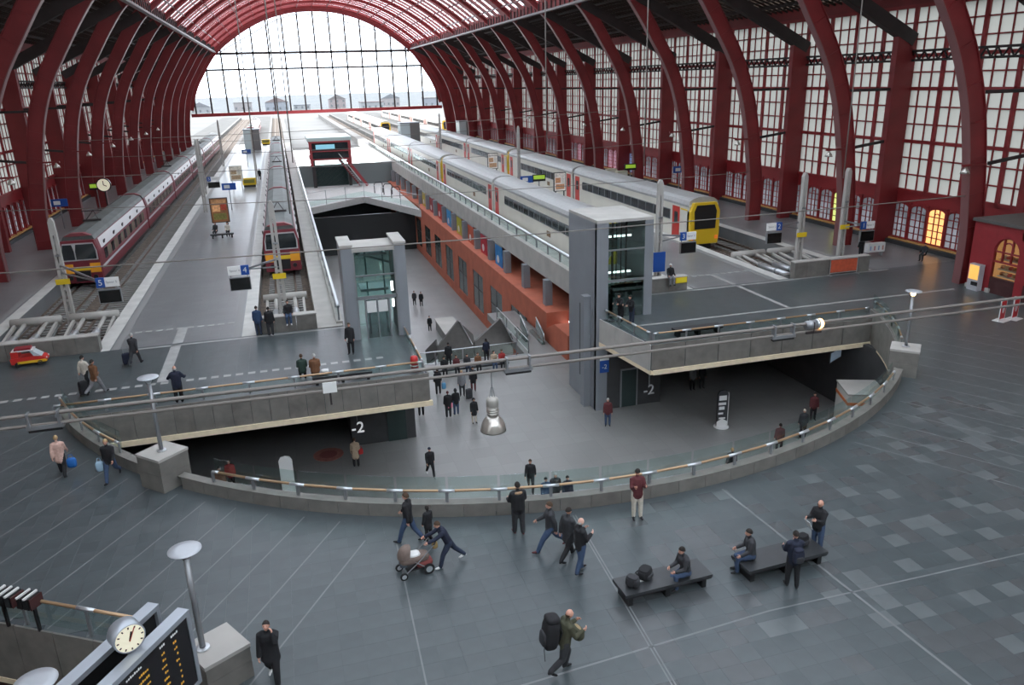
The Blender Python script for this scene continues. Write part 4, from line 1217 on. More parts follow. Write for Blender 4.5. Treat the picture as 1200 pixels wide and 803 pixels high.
def person(label, x, y, z, face, top, bottom, H=1.74, pose='stand', hair='hairdark', style='short', shoes='black', coat=0.0, armL=(4, 8, 12), armR=(4, 8, 12),
           legL=(0, 0), legR=(0, 0), lean=0, look=0, nod=0, seat=.45, group='people in the hall', skin=None, bulk=1.0, vox=.024, hat=None):
    """face: heading in degrees (0 = +x, 90 = away from viewer). arm = (forward swing, sideways lift, elbow bend); leg = (thigh forward, knee bend)"""
    k = H / 1.75
    R = lambda a: math.radians(a)
    chains = []      # (points, radii, tag, flatten)
    if pose == 'walk': legL, legR = (24, 8), (-20, 22); armL, armR = (-20, 8, 18), (22, 8, 25)
    if pose == 'walk2': legL, legR = (-26, 30), (26, 6); armL, armR = (24, 8, 30), (-22, 8, 15)
    if pose == 'sit': legL, legR = (84, 84), (80, 88); armL, armR = (16, 6, 48), (16, 6, 48)
    if pose == 'cross': legL, legR = (92, 100), (70, 115); armL, armR = (20, 4, 60), (20, 4, 60)
    sit = pose in ('sit', 'cross')
    def leg(s, a):
        th, kn = R(a[0]), R(a[1])
        hip = Vector((s * .095, 0, 0))
        knee = hip + Vector((s * .02, math.sin(th) * .43, -math.cos(th) * .43))
        t2 = th - kn
        ank = knee + Vector((0, math.sin(t2) * .42, -math.cos(t2) * .42))
        ft = 0 if sit else max(-.9, min(.3, t2 * .6))
        toe = ank + Vector((s * .03, .17 * math.cos(ft), -.045 + .17 * math.sin(ft)))
        heel = ank + Vector((0, -.045, -.04))
        return hip, knee, ank, toe, heel
    LL, RR = leg(-1, legL), leg(1, legR)
    low = min(p.z for l in (LL, RR) for p in l[2:]) - .035
    hz = (seat / k + .11) if sit else -low
    if sit: pass
    le = R(lean)
    spine = lambda d: Vector((0, math.sin(le) * d, math.cos(le) * d))
    base = Vector((0, 0, hz))
    pel = base + Vector((0, 0, .03)); waist = base + spine(.20); chest = base + spine(.40); shl = base + spine(.53); neck = base + spine(.62)
    segs = []        # for colouring: (a, b, r, tag)
    def chain(pts, rad, tag, ell=1.0):
        chains.append((pts, rad, ell))
        for i in range(len(pts) - 1): segs.append((pts[i], pts[i + 1], rad[i], rad[i + 1], tag))
    bk = bulk * 1.16; tb = bulk * 1.30
    for l in (LL, RR):
        P = [p + base for p in l]
        chain([P[0] + Vector((0, 0, .04)), P[0] * .5 + P[1] * .5, P[1], P[1] * .45 + P[2] * .55, P[2]], [.100 * bk, .090 * bk, .072 * bk, .066 * bk, .056 * bk], 'bottom')
        chain([P[4], P[2] + Vector((0, .02, -.02)), P[3] * .5 + P[2] * .5 + Vector((0, 0, -.018)), P[3] + Vector((0, .02, 0))], [.040, .046, .043, .030], 'shoe')
    chain([pel - Vector((0, 0, .05)), waist, chest, shl, shl + spine(.045)], [.150 * tb, .143 * tb, .160 * tb, .140 * tb, .085], 'top', .74)
    chain([shl + spine(-.02), neck + spine(.06)], [.062, .052], 'skin')
    if coat > 0:
        fy = (math.sin(R(legL[0])) + math.sin(R(legR[0]))) * .1 if not sit else .1
        chain([waist, pel, pel + Vector((0, fy * .5, -coat * .55)), pel + Vector((0, fy, -coat))], [.145 * bk, .16 * bk, .172 * bk, .18 * bk], 'top', .8)
    hands = []
    for s, a in ((-1, armL), (1, armR)):
        f, ab, el = R(a[0]), R(a[1]), R(a[2])
        sh = shl + Vector((s * .185, 0, -.02))
        d1 = Vector((s * math.sin(ab), math.sin(f) * math.cos(ab), -math.cos(f) * math.cos(ab)))
        elb = sh + d1 * .285
        f2 = f + el
        inw = .25 if el > .9 else 0.0
        d2 = Vector((s * (math.sin(ab) * .6 - inw), math.sin(f2), -math.cos(f2))).normalized()
        wr = elb + d2 * .25
        chain([shl + Vector((s * .1, 0, 0)), sh, sh * .5 + elb * .5, elb, wr], [.075 * tb, .066 * tb, .057 * tb, .052 * tb, .042 * tb], 'top')
        hands.append((s, wr, d2))
    # union of the chains -> one continuous skin by voxel remeshing
    mb = MB()
    for pts, rad, ell in chains:
        n0 = len(mb.v)
        pp = [pts[0] - (pts[1] - pts[0]).normalized() * rad[0] * .6] + list(pts) + [pts[-1] + (pts[-1] - pts[-2]).normalized() * rad[-1] * .6]
        rr = [rad[0] * .6] + list(rad) + [rad[-1] * .6]
        mb.tube([tuple(p) for p in pp], rr, 10)
        if ell != 1.0:
            for i in range(n0, len(mb.v)):
                v = mb.v[i]; c = (v[2] - base.z) * math.tan(le); mb.v[i] = (v[0] * 1.08, c + (v[1] - c) * ell, v[2])
    me = mb.mesh('tmp_body', SKINM)
    tmp = bpy.data.objects.new('tmp_body', me)
    r = tmp.modifiers.new('r', 'REMESH'); r.mode = 'VOXEL'; r.voxel_size = vox; r.use_smooth_shade = True
    sm = tmp.modifiers.new('s', 'SMOOTH'); sm.factor = .5; sm.iterations = 3
    ev = scratch_eval(tmp)
    nv = len(ev.vertices); co = np.empty(nv * 3); ev.vertices.foreach_get('co', co); co = co.reshape(-1, 3)
    faces = [tuple(p.vertices) for p in ev.polygons]
    bpy.data.objects.remove(tmp); bpy.data.meshes.remove(me); bpy.data.meshes.remove(ev)
    ctr = np.array([co[list(f)].mean(axis=0) for f in faces])
    tags = ['top', 'bottom', 'shoe', 'skin']
    best = np.full(len(faces), 9.0); idx = np.zeros(len(faces), int)
    for a, b_, r0, r1, tg in segs:
        A = np.array(a); B = np.array(b_); AB = B - A; t = np.clip(((ctr - A) @ AB) / max(AB @ AB, 1e-9), 0, 1)
        dd = np.linalg.norm(ctr - (A + t[:, None] * AB), axis=1) - (r0 + (r1 - r0) * t)
        m_ = dd < best; best[m_] = dd[m_]; idx[m_] = tags.index(tg)
    fb = MB(); fb.v = [tuple(v) for v in co]; fb.f = list(faces); fb.mi = [int(i) for i in idx]
    hc = neck + spine(.15) + Vector((0, .02, 0))
    HM = Matrix.Translation(hc) @ Matrix.Rotation(R(look), 4, 'Z') @ Matrix.Rotation(R(-lean * .4 - nod), 4, 'X')
    head_mesh(fb, HM, 3, 4, 5)
    for s, wr, d2 in hands:
        zax = -d2; xax = Vector((-s, 0, 0)); xax = (xax - zax * xax.dot(zax))
        if xax.length < .1: xax = Vector((0, 1, 0)) - zax * zax.y
        xax.normalize(); yax = zax.cross(xax)
        M_ = Matrix(((xax.x, yax.x, zax.x, wr.x), (xax.y, yax.y, zax.y, wr.y), (xax.z, yax.z, zax.z, wr.z), (0, 0, 0, 1)))
        hand_mesh(fb, M_, 3)
    SK = skin or SKINM
    t = thing('person', label, 'person', (x, y, z), R(face - 90), group)
    t.scale = (k, k, k)
    body = fb.build('body', [cloth(top), cloth(bottom), cloth(shoes), SK, EYE, LIP], t, True)
    # hair, hood or cap follows the head
    hb = MB()
    hm = cloth(hair)
    if style != 'bald':
        nu, nv_ = 14, 8; V = []; Fc = []
        drop = {'short': -.25, 'long': -1.0, 'hat': .12, 'hood': -1.1}[style]
        for j in range(nv_ + 1):
            for i in range(nu):
                th = 2 * math.pi * i / nu
                back = .5 - .5 * math.sin(th)         # 1 at the back of the head
                p0 = math.pi / 2
                pe = (.42 if style != 'hat' else .18) * (1 - back) + drop * back
                ph = p0 + (pe - p0) * j / nv_
                e = .012 if style != 'hood' else .03
                V.append(((.078 + e) * math.cos(ph) * math.cos(th), (.098 + e) * math.cos(ph) * math.sin(th) - .004, (.122 + e) * math.sin(ph)))
        Fc = [(j * nu + i, (j + 1) * nu + i, (j + 1) * nu + (i + 1) % nu, j * nu + (i + 1) % nu) for j in range(nv_) for i in range(nu)]
        hb.add(V, Fc); hb.xform(HM)
        hb.build({'hat': 'knitted_hat', 'hood': 'hood'}.get(style, 'hair'), hm, t, True)
    else:
        n0 = len(hb.v); hb.ball((0, -.045, -.02), (.082, .062, .05), 1, 10, 6); hb.xform(HM); hb.build('hair', hm, t, True)
    return t
def at(label, px, py, z, face, *a, **k):
    x, y = G(px, py, z)
    return person(label, x, y, z + (0.012 if z == 0 and y < 46.6 else 0), face, *a, **k)
FG = 'people on the concourse'
PALE = mat('skin_pale', (.70, .42, .33), .55)
# foreground concourse
at('man in black coat and white shoes holding a phone to his face', 322, 800, 0, 262, 'black', 'black', 1.78, legL=(18, 10), legR=(-14, 26), armL=(76, 4, 122), armR=(8, 8, 12), coat=.22, nod=-22, shoes='white', bulk=1.08, vox=.02, group=FG)
at('bald hiker in dark clothes carrying a large black backpack', 661, 788, 0, 5, 'olive', 'charcoal', 1.76, pose='stand', legL=(22, 34), legR=(-12, 40), armL=(20, 12, 95), armR=(20, 12, 95), hair='hairbrown', style='bald', lean=10, bulk=1.1, vox=.02, group=FG)
at('person in dark blue leaning forward to push the pram', 527, 662, 0, 185, 'navy', 'darkjeans', 1.66, legL=(32, 18), legR=(-34, 12), armL=(62, 6, 12), armR=(58, 6, 14), lean=24, hair='hairbrown', shoes='white', vox=.02, group=FG)
at('man in black jacket and jeans walking behind the pram', 480, 636, 0, 150, 'black', 'jeans', 1.78, pose='walk', hair='hairbrown', vox=.022, group=FG)
at('small child in a black coat beside the man in jeans', 503, 634, 0, 120, 'black', 'black', 1.22, coat=.22, hair='hairdark', style='long', vox=.024, group=FG)
fc = at('man in fur-collared black jacket looking over the well railing', 608, 626, 0, 92, 'black', 'charcoal', 1.80, legL=(4, 0), legR=(-4, 4), armL=(20, 14, 55), armR=(20, 14, 55), bulk=1.12, shoes='maroon', vox=.022, group=FG)
MB().tube([(.11 * math.cos(a_), .085 * math.sin(a_) - .03, 1.475 - .03 * math.sin(a_)) for a_ in np.linspace(0, 2 * math.pi, 15)], .045, 8).build('fur_collar', mat('fur_tan', (.34, .22, .13), .95, noise=.4, scale=25), fc, True)
at('man in dark jacket and jeans striding left near the parapet', 645, 645, 0, 172, 'charcoal', 'jeans', 1.76, legL=(36, 14), legR=(-32, 26), armL=(-25, 8, 20), armR=(28, 8, 35), hair='hairbrown', shoes='maroon', bulk=1.06, vox=.022, group=FG)
at('man in long charcoal coat and knitted cap beside the bald man', 666, 655, 0, 25, 'charcoal', 'black', 1.76, pose='walk', coat=.25, hair='hairdark', style='hat', vox=.022, group=FG)
at('bald man in black jacket and blue jeans with hands raised to chest', 680, 671, 0, 12, 'black', 'jeans', 1.76, legL=(10, 6), legR=(-8, 10), armL=(12, 8, 115), armR=(12, 8, 115), hair='hairgrey', style='bald', skin=PALE, bulk=1.1, vox=.022, group=FG)
at('man in maroon jacket and white trousers leaning back on the well railing', 746, 607, 0, 262, 'maroon', 'cream', 1.74, legL=(6, 4), legR=(2, 2), armL=(32, 10, 90), armR=(32, 10, 90), lean=-4, nod=25, vox=.022, group=FG)
at('young man sitting cross-legged on the bench with the black bags', 803, 690, 0, 185, 'charcoal', 'jeans', 1.72, pose='cross', seat=.46, lean=12, vox=.022, group=FG)
at('man in brown-black jacket sitting on the bench facing left', 879, 670, 0, 165, 'charcoal', 'jeans', 1.74, pose='sit', seat=.46, lean=8, vox=.022, group=FG)
at('man in navy jacket and black trousers standing at the end of the bench', 927, 688, 0, 75, 'navy', 'black', 1.74, legL=(3, 0), legR=(-4, 6), armL=(20, 10, 60), armR=(25, 8, 80), nod=20, vox=.022, shoes='charcoal', group=FG)
at('man in black jacket reading a white sheet of paper behind the bench', 956, 648, 0, 195, 'black', 'jeans', 1.76, armL=(35, 6, 80), armR=(30, 6, 80), nod=25, hair='hairbrown', style='bald', vox=.022, group=FG)
at('blond woman in a pink coat carrying a blue bag', 75, 557, 0, 95, 'pink', 'black', 1.66, pose='walk', coat=.22, hair='hairblond', vox=.024, group=FG)
at('person in black jacket and blue jeans walking along the left parapet', 133, 563, 0, 262, 'black', 'jeans', 1.72, pose='walk2', hair='hairblond', vox=.024, group=FG)
# platforms and slabs
at('man in grey suit jacket pulling a blue suitcase', 160, 428, 0, 75, 'charcoal', 'charcoal', 1.80, pose='walk2', coat=.12, hair='hairgrey', group=FG)
at('person in pale top walking beside the brown-jacketed traveller', 103, 455, 0, 60, 'cream', 'black', 1.70, pose='walk', group=FG)
at('traveller in brown jacket pulling a black suitcase', 115, 462, 0, 50, 'brown', 'grey', 1.78, pose='walk2', bulk=1.08, group=FG)
at('man in navy jacket leaning on the left slab railing', 211, 472, 0, 92, 'navy', 'black', 1.76, armL=(20, 35, 60), armR=(20, 35, 60), bulk=1.12, hair='hairgrey', style='bald', group=FG)
at('person in black jacket sitting on the left slab bench', 356, 447, 0, 92, 'darkgreen', 'black', 1.72, pose='sit', hair='hairbrown', group=FG)
at('person in rust-brown jacket sitting on the left slab bench', 371, 447, 0, 92, 'brown', 'black', 1.76, pose='sit', bulk=1.15, hair='hairgrey', group=FG)
at('person in black with a white bag beside the left lift tower', 412, 415, 0, 250, 'black', 'black', 1.72, coat=.2, hair='hairbrown', group=FG)
at('person in dark blue leaning on the middle end wall', 304, 393, 0, 80, 'bluejacket', 'darkjeans', 1.74, group=FG)
at('person in black jacket in front of the middle end wall', 318, 394, 0, 85, 'black', 'charcoal', 1.72, bulk=1.1, shoes='white', group=FG)
person('person in jeans sitting on top of the middle end wall', -.75, 46.85, 0, 268, 'black', 'jeans', pose='sit', seat=.96, shoes='white', group=FG)
person('man with white cap sitting on the wall beside the right lift tower', 24.3, 46.6, 0, 265, 'black', 'grey', pose='sit', seat=1.0, hair='white', style='hat', group=FG)
at('person in black leaning on the slab railing by the right lift tower', 727, 377, 0, 215, 'black', 'black', 1.72, armL=(40, 8, 60), armR=(40, 8, 60), lean=14, group=FG)
at('second person in black at the slab railing by the right lift tower', 740, 380, 0, 200, 'black', 'darkjeans', 1.74, armL=(40, 8, 60), armR=(40, 8, 60), lean=10, group=FG)
at('person in black standing beside the white box behind the orange banner', 1008, 303, 0, 95, 'black', 'black', 1.78, group=FG)
at('dark figure crouched on the ledge below the right windows', 1082, 305, 0, 200, 'charcoal', 'charcoal', 1.65, pose='sit', seat=.4, group=FG)
at('left person sitting below the platform billboard', 254, 277, 0, 250, 'charcoal', 'black', 1.7, pose='sit', vox=.035, group=FG)
at('right person in pale top sitting below the platform billboard', 268, 277, 0, 270, 'cream', 'black', 1.7, pose='sit', vox=.035, group=FG)
at('lone distant person in black on the left platform', 305, 211, 0, 270, 'black', 'black', 1.72, vox=.04, group=FG)
# lower concourse
LG = 'people on the lower concourse'
at('woman in beige coat with a red bag below the minus two sign', 418, 547, ZL, 80, 'beige', 'black', 1.68, coat=.3, hair='hairbrown', vox=.03, group=LG)
at('person in black with pale boots crossing the lower floor', 505, 558, ZL, 275, 'black', 'black', 1.70, pose='walk', shoes='white', hair='navy', style='hat', vox=.028, group=LG)
at('person in black walking behind the curved well railing', 622, 575, ZL, 250, 'black', 'charcoal', 1.78, pose='walk', hair='hairbrown', vox=.028, group=LG)
at('bulky person in black seen through the glass railing', 651, 594, ZL, 270, 'charcoal', 'black', 1.80, bulk=1.2, hair='hairgrey', vox=.03, group=LG)
at('person in navy seen through the glass railing right of the bulky one', 665, 596, ZL, 270, 'navy', 'darkjeans', 1.74, bulk=1.1, vox=.03, group=LG)
at('partly hidden person left of the bulky one behind the glass', 640, 597, ZL, 270, 'bluejacket', 'black', 1.70, vox=.03, group=LG)
at('person in maroon jacket and jeans at the foot of the right lift tower', 712, 499, ZL, 250, 'maroon', 'jeans', 1.74, hair='hairgrey', vox=.03, group=LG)
at('person in black trousers half hidden under the left slab corner', 494, 487, ZL, 90, 'black', 'black', 1.78, vox=.03, group=LG)
at('person in black with a blue bag left of the crowd', 514, 462, ZL, 90, 'black', 'black', 1.76, vox=.03, group=LG)
at('person in black with a pink bag in the crowd', 526, 489, ZL, 85, 'black', 'charcoal', 1.70, bulk=1.15, hair='maroon', vox=.03, group=LG)
at('hooded person in jeans beside the pink bag', 535, 486, ZL, 95, 'black', 'jeans', 1.70, hair='black', style='hood', vox=.03, group=LG)
at('person in grey jacket pulling a dark suitcase in the crowd', 542, 464, ZL, 260, 'grey', 'charcoal', 1.76, hair='hairblond', vox=.03, group=LG)
at('person in black with bare shins right of the dark suitcase', 555, 458, ZL, 260, 'black', 'maroon', 1.70, coat=.25, vox=.03, group=LG)
at('person in hooded black coat walking alone past the crowd', 556, 496, ZL, 280, 'black', 'cream', 1.62, coat=.25, hair='black', style='hood', vox=.03, group=LG)
for i, (x, c, c2, w) in enumerate([(9.4, 'black', 'black', 'leftmost person in black on the long lower bench'), (10.3, 'maroon', 'black', 'person in maroon on the long lower bench'),
                                   (11.1, 'charcoal', 'darkjeans', 'person in charcoal on the long lower bench'), (11.9, 'brown', 'black', 'person in brown on the long lower bench'),
                                   (13.1, 'beige', 'jeans', 'person in beige and jeans at the right of the long lower bench'), (13.7, 'red', 'black', 'person in red at the right end of the long lower bench')]):
    person(w, x, 51.9, ZL, 268, c, c2, 1.7, pose='sit', hair='hairbrown' if i % 2 else 'hairdark', vox=.032, group=LG)
person('dark figure leaning on the stairwell railing left', 10.1, 53.6, ZL, 85, 'black', 'black', 1.78, vox=.032, group=LG)
person('dark figure leaning on the stairwell railing right', 13.0, 53.7, ZL, 95, 'navy', 'black', 1.72, vox=.032, group=LG)
at('person in red jacket in the shadow under the left slab', 273, 574, ZL, 270, 'red', 'black', 1.7, vox=.035, group=LG)
at('person in rust jacket in the shadow under the left slab', 262, 583, ZL, 270, 'brown', 'black', 1.7, vox=.035, group=LG)
at('person in maroon in the shadow under the right slab', 952, 492, ZL, 250, 'maroon', 'black', 1.72, vox=.03, group=LG)
at('person in red and black scarf walking under the right slab', 940, 513, ZL, 70, 'charcoal', 'black', 1.72, vox=.03, hair='cream', style='hat', group=LG)
at('person in dark maroon just behind the right of the well railing', 912, 531, ZL, 70, 'maroon', 'black', 1.72, coat=.2, vox=.03, group=LG)
at('person with light hair low behind the well railing', 856, 562, ZL, 70, 'charcoal', 'black', 1.74, hair='hairblond', vox=.03, group=LG)
at('left of two distant figures in the dark under the right slab', 811, 457, ZL, 270, 'grey', 'black', 1.7, vox=.035, group=LG)
at('right of two distant figures in the dark under the right slab', 822, 455, ZL, 270, 'charcoal', 'black', 1.7, vox=.035, group=LG)
DG = 'people on the deep level'
at('left of the two people far below beside the sandstone wall', 486, 358, ZD, 270, 'charcoal', 'black', 1.7, vox=.04, group=DG)
at('right of the two people far below beside the sandstone wall', 494, 359, ZD, 270, 'black', 'black', 1.7, vox=.04, group=DG)
at('lone dark figure far below near the stair opening', 504, 388, ZD, 270, 'black', 'black', 1.6, vox=.04, group=DG)

# ================================================================== BAGS AND PRAM
def suitcase(label, x, y, z, rz, col, h=.62):
    t = thing('suitcase', label, 'suitcase', (x, y, z), rz, 'luggage')
    MB().ball((0, 0, h / 2 + .06), (.22, .13, h / 2), .35, 16, 10).build('shell', cloth(col), t, True)
    MB().box(-.17, .17, -.145, -.12, .14, h * .55).build('pocket', cloth(col), t)
    b = MB().tube([(-.12, 0, h), (-.12, .05, h + .4), (.12, .05, h + .4), (.12, 0, h)], .012, 6); b.build('handle', GREYSTEEL, t)
    for s in (-1, 1): MB().tube([(s * .17 - .02, .08, .05), (s * .17 + .02, .08, .05)], .05, 8).build('wheel', RUBBER, t)
def near(px, py, z, dx, dy): 
    x, y = G(px, py, z); return x + dx, y + dy
x, y = G(150, 428, 0); suitcase('navy suitcase pulled by the man in the grey suit jacket', x, y, .012, .3, 'navy')
x, y = G(100, 464, 0); suitcase('black suitcase pulled by the traveller in brown', x, y, .012, .6, 'black', .7)
x, y = G(550, 468, ZL); suitcase('dark grey suitcase in the crowd by the stairwell', x, y, ZL, .2, 'charcoal', .7)
def pack(label, x, y, z, rz, col, s=(.2, .15, .28), tilt=0):
    t = thing('backpack', label, 'backpack', (x, y, z), rz, 'bags')
    c = cloth(col)
    MB().ball((0, 0, s[2]), s, .55, 16, 10).build('sack', c, t, True)
    MB().ball((0, -s[1] * .95, s[2] * .75), (s[0] * .7, s[1] * .3, s[2] * .45), .5, 12, 8).build('front_pocket', cloth('charcoal'), t, True)
    MB().ball((0, 0, s[2] * 1.95), (s[0] * .85, s[1] * .95, s[2] * .22), .6, 12, 8).build('top_flap', c, t, True)
    for q in (-1, 1): MB().tube([(q * s[0] * .5, s[1] * .9, s[2] * 1.7), (q * s[0] * .55, s[1] * 1.35, s[2] * 1.1), (q * s[0] * .5, s[1] * .9, s[2] * .4)], .018, 6).build('strap', cloth('black'), t)
    t.rotation_euler[0] = tilt
    return t
x, y = G(661, 788, 0); pack('huge black hiking backpack worn by the bald hiker', x - .40, y - .02, .86, math.radians(-85), 'black', (.23, .19, .42), -.12)
MB().tube([(0, 0, 0), (.03, .02, -.4)], .01, 5).build('dangling_strap', cloth('charcoal'), None, label='dark strap dangling from the hiking backpack', category='strap').location = (x - .55, y - .12, .95)
x, y = G(661, 788, 0)
t = thing('jacket_bundle', 'khaki rolled jacket carried against the chest of the bald hiker', 'jacket', (x + .34, y, 1.0), 0.2)
MB().ball((0, 0, .12), (.15, .24, .17), .8, 14, 10).build('bundle', cloth('olive'), t, True)
MB().ball((.02, 0, .2), (.08, .18, .1), .9, 10, 8).build('lining', mat('bundle_tan', (.30, .22, .12), .8), t, True)
x, y = G(927, 688, 0); pack('navy backpack worn by the man at the end of the bench', x - .05, y - .24, .95, math.radians(-5), 'navy', (.16, .11, .22))
x, y = G(737, 712, 0); BX1 = (7.95, 16.6)
# benches
def bench(label, x, y, z, L, rz=0.0, w=.85, h=.45, group='dark stone benches'):
    t = thing('bench', label, 'bench', (x, y, z), rz, group)
    bk = mat('bench_dark_stone', (.035, .037, .040), .35, noise=.15)
    MB().box(-L / 2, L / 2, -w / 2, w / 2, h - .09, h).build('seat', bk, t)
    MB().box(-L / 2 + .02, L / 2 - .02, -w / 2 + .02, w / 2 - .02, h - .14, h - .1).build('seat_rim', BLACK, t)
    for sx in (-L / 2 + .2, 0, L / 2 - .2): MB().box(sx - .07, sx + .07, -w / 2 + .1, w / 2 - .1, 0, h - .13).build('leg', BLACK, t)
    return t
b0 = [G(733, 683, .45), G(828, 662, .45)]
bench('dark bench with two black bags in the right foreground', 9.05, 17.1, .012, 2.75, math.radians(3))
bench('dark bench with the white paper reader behind it', 12.85, 17.05, .012, 2.75, math.radians(3), .9)
bench('dark bench with two sitting people on the left slab', *G(402, 447, 0), .012, 2.9, math.radians(-1), .6, group='slab benches')
bench('empty dark bench on the right slab behind its railing', *G(817, 392, 0), .012, 2.9, 0, .7, group='slab benches')
bench('long dark bench full of people on the lower floor', 11.4, 52.0, ZL, 5.6, 0, .6, group='slab benches')
pack('grey and black backpack lying on the bench near the inlaid line', 8.05, 16.95, .46, 2.2, 'charcoal', (.2, .13, .16), 0)
pack('round black rucksack lying on the bench', 8.55, 17.22, .46, .7, 'black', (.24, .17, .15), 0)
t = thing('paper_sheet', 'crumpled white papers lying between the two bags on the bench', 'paper', (8.33, 17.2, .47))
MB().ball((0, 0, .04), (.09, .07, .05), .7, 8, 6).build('sheet', WHITE, t); MB().box(-.02, .16, -.14, -.02, 0, .02).build('sheet', WHITE, t)
x, y = G(956, 648, 0)
t = thing('paper_sheet', 'white sheet of paper held by the man behind the bench', 'paper', (x - .42, y - .05, 1.12)); b = MB(); b.beam((0, -.13, 0), (0, .13, 0), .01, .3, (-.5, 0, 1)); b.build('sheet', WHITE, t)
t = pack('black shoulder bag resting on the bench beside the reader', 13.75, 17.25, .46, .3, 'black', (.2, .14, .16))
def bag(label, px, py, z, dx, dz, col, s=(.15, .07, .16), cat='bag'):
    x, y = G(px, py, z)
    t = thing('handbag', label, cat, (x + dx, y, z + dz), 0, 'bags')
    m = mat('bag_' + col, {'blue': (.02, .14, .45), 'red': (.5, .03, .03), 'pink': (.75, .2, .3), 'white': (.75, .73, .66), 'paleblue': (.35, .5, .62), 'lightblue': (.1, .3, .5)}[col], .6)
    MB().ball((0, 0, s[2]), s, .5, 12, 8).build('pouch', m, t, True)
    MB().tube([(-s[0] * .6, 0, s[2] * 1.8), (-s[0] * .3, 0, s[2] * 2.7), (s[0] * .3, 0, s[2] * 2.7), (s[0] * .6, 0, s[2] * 1.8)], .012, 6).build('handle', m, t)
bag('bright blue shopping bag carried by the woman in pink', 75, 557, 0, .36, .28, 'blue', (.17, .09, .2))
bag('pale blue plastic bag carried past the left parapet', 133, 563, 0, -.36, .45, 'paleblue', (.14, .09, .2))
bag('red handbag carried by the woman in beige', 418, 547, ZL, .3, .72, 'red', (.13, .08, .17))
bag('pink bag carried in the crowd by the stairwell', 526, 489, ZL, .12, .6, 'pink', (.16, .1, .2))
bag('white shopping bag held beside the left lift tower', 412, 415, 0, -.05, .68, 'white', (.15, .09, .15))
bag('light blue bag at the left of the crowd', 518, 461, ZL, .15, .3, 'lightblue', (.15, .1, .22))
x, y = G(382, 447, 0)
t = thing('white_bag', 'white plastic bag lying on the left slab bench', 'bag', (x, y, .47)); MB().ball((0, 0, .09), (.2, .14, .1), .8, 12, 8).build('pouch', WHITE, t, True); MB().tube([(.1, 0, .17), (.15, 0, .24), (.2, 0, .15)], .01, 5).build('handle', WHITE, t)
# pram
x, y = G(487, 671, 0)
pm = thing('pram', 'brown pram with a folded hood and large wheels', 'pram', (x, y, .012), math.radians(188))
TAUPE = mat('pram_taupe', (.17, .125, .105), .8, noise=.15, scale=9)
n_ = 14
b = MB()
for ring in range(6):                         # folding hood: a quarter shell with ribs
    a_ = math.radians(-10 + ring * 24)
    for j in range(n_ + 1):
        t_ = math.pi * j / n_
        b.v.append((.22 + math.cos(a_) * .30 * math.sin(t_), -.25 * math.cos(t_), .66 + math.sin(a_) * .34 * math.sin(t_)))
for ring in range(5):
    for j in range(n_):
        q = ring * (n_ + 1) + j
        b.f.append((q, q + 1, q + n_ + 2, q + n_ + 1)); b.mi.append(0)
b.build('hood', TAUPE, pm, True)
MB().ball((.02, 0, .52), (.46, .22, .12), .5, 16, 8).build('seat_tub', TAUPE, pm, True)
MB().ball((.02, 0, .63), (.2, .17, .07), .6, 10, 6).build('blanket', WHITE, pm, True)
MB().ball((.36, 0, .42), (.12, .17, .1), .6, 10, 6).build('foot_cover', mat('pram_slate', (.08, .10, .12), .8), pm, True)
MB().ball((-.28, 0, .30), (.26, .2, .11), .5, 12, 6).build('basket', mat('pram_red', (.22, .05, .045), .7), pm, True)
MB().box(-.1, .3, -.2, .2, .2, .24).build('lower_tray', BLACK, pm)
for sx, r_ in ((-.36, .17), (.42, .12)):
    for sy in (-1, 1):
        w_ = MB().tube([(sx, sy * .26 - .022, r_), (sx, sy * .26 + .022, r_)], r_, 18).build('wheel', RUBBER, pm)
        MB().tube([(sx, sy * .26 - .026, r_), (sx, sy * .26 + .026, r_)], r_ * .6, 14).build('hub', LIGHTSTEEL, w_)
for sy in (-1, 1):
    MB().tube([(.42, sy * .24, .12), (-.1, sy * .24, .5), (-.55, sy * .24, .92)], .016, 6).build('frame_tube', GREYSTEEL, pm)
    MB().tube([(-.36, sy * .24, .17), (.05, sy * .24, .5)], .016, 6).build('frame_tube', GREYSTEEL, pm)
MB().tube([(-.55, -.24, .92), (-.62, -.2, .98), (-.62, .2, .98), (-.55, .24, .92)], .02, 8).build('push_bar', BLACK, pm)
MB().ball((-.62, .12, .84), (.09, .06, .12), .6, 10, 6).build('hanging_bag', mat('pram_bag_ochre', (.35, .25, .1), .7), pm, True)

# ================================================================== OVERHEAD CABLES AND LAMPS
CAB = mat('cable_grey_brown', (.20, .178, .158), .6)
def cable(label, Y, px0, py0, px1, py1, sag=0.0, r=.03, n=24, xa=-22.0, xb=44.4):
    """a cable stretched across the hall at depth Y"""
    def at_(px, py):
        d = ROT @ np.array([px - 600.0, py - 401.5, F_PX]); tt = Y / d[1]; return d[0] * tt, CAM_H + d[2] * tt
    (x0, z0), (x1, z1) = at_(px0, py0), at_(px1, py1)
    za = z0 + (z1 - z0) * (xa - x0) / (x1 - x0); zb = z0 + (z1 - z0) * (xb - x0) / (x1 - x0)
    pts = []
    for i in range(n + 1):
        t_ = i / n; pts.append((xa + (xb - xa) * t_, Y, za + (zb - za) * t_ - sag * 4 * t_ * (1 - t_)))
    MB().tube(pts, r, 6).build('span_cable', CAB, None, True, label=label, category='cable', group='cables across the hall')
    return lambda x: za + (zb - za) * (x - xa) / (xb - xa) - sag * 4 * ((x - xa) / (xb - xa)) * (1 - (x - xa) / (xb - xa))
zf = cable('thick upper cable of the pair crossing the whole foreground', 24.0, 0, 488, 1200, 346, .12, .06)
zg = cable('thick lower cable of the pair crossing the whole foreground', 24.0, 0, 499, 1200, 353, .18, .052)
cable('long thin cable crossing in front of the middle burgundy train', 41.5, 0, 317, 900, 247, .3, .035)
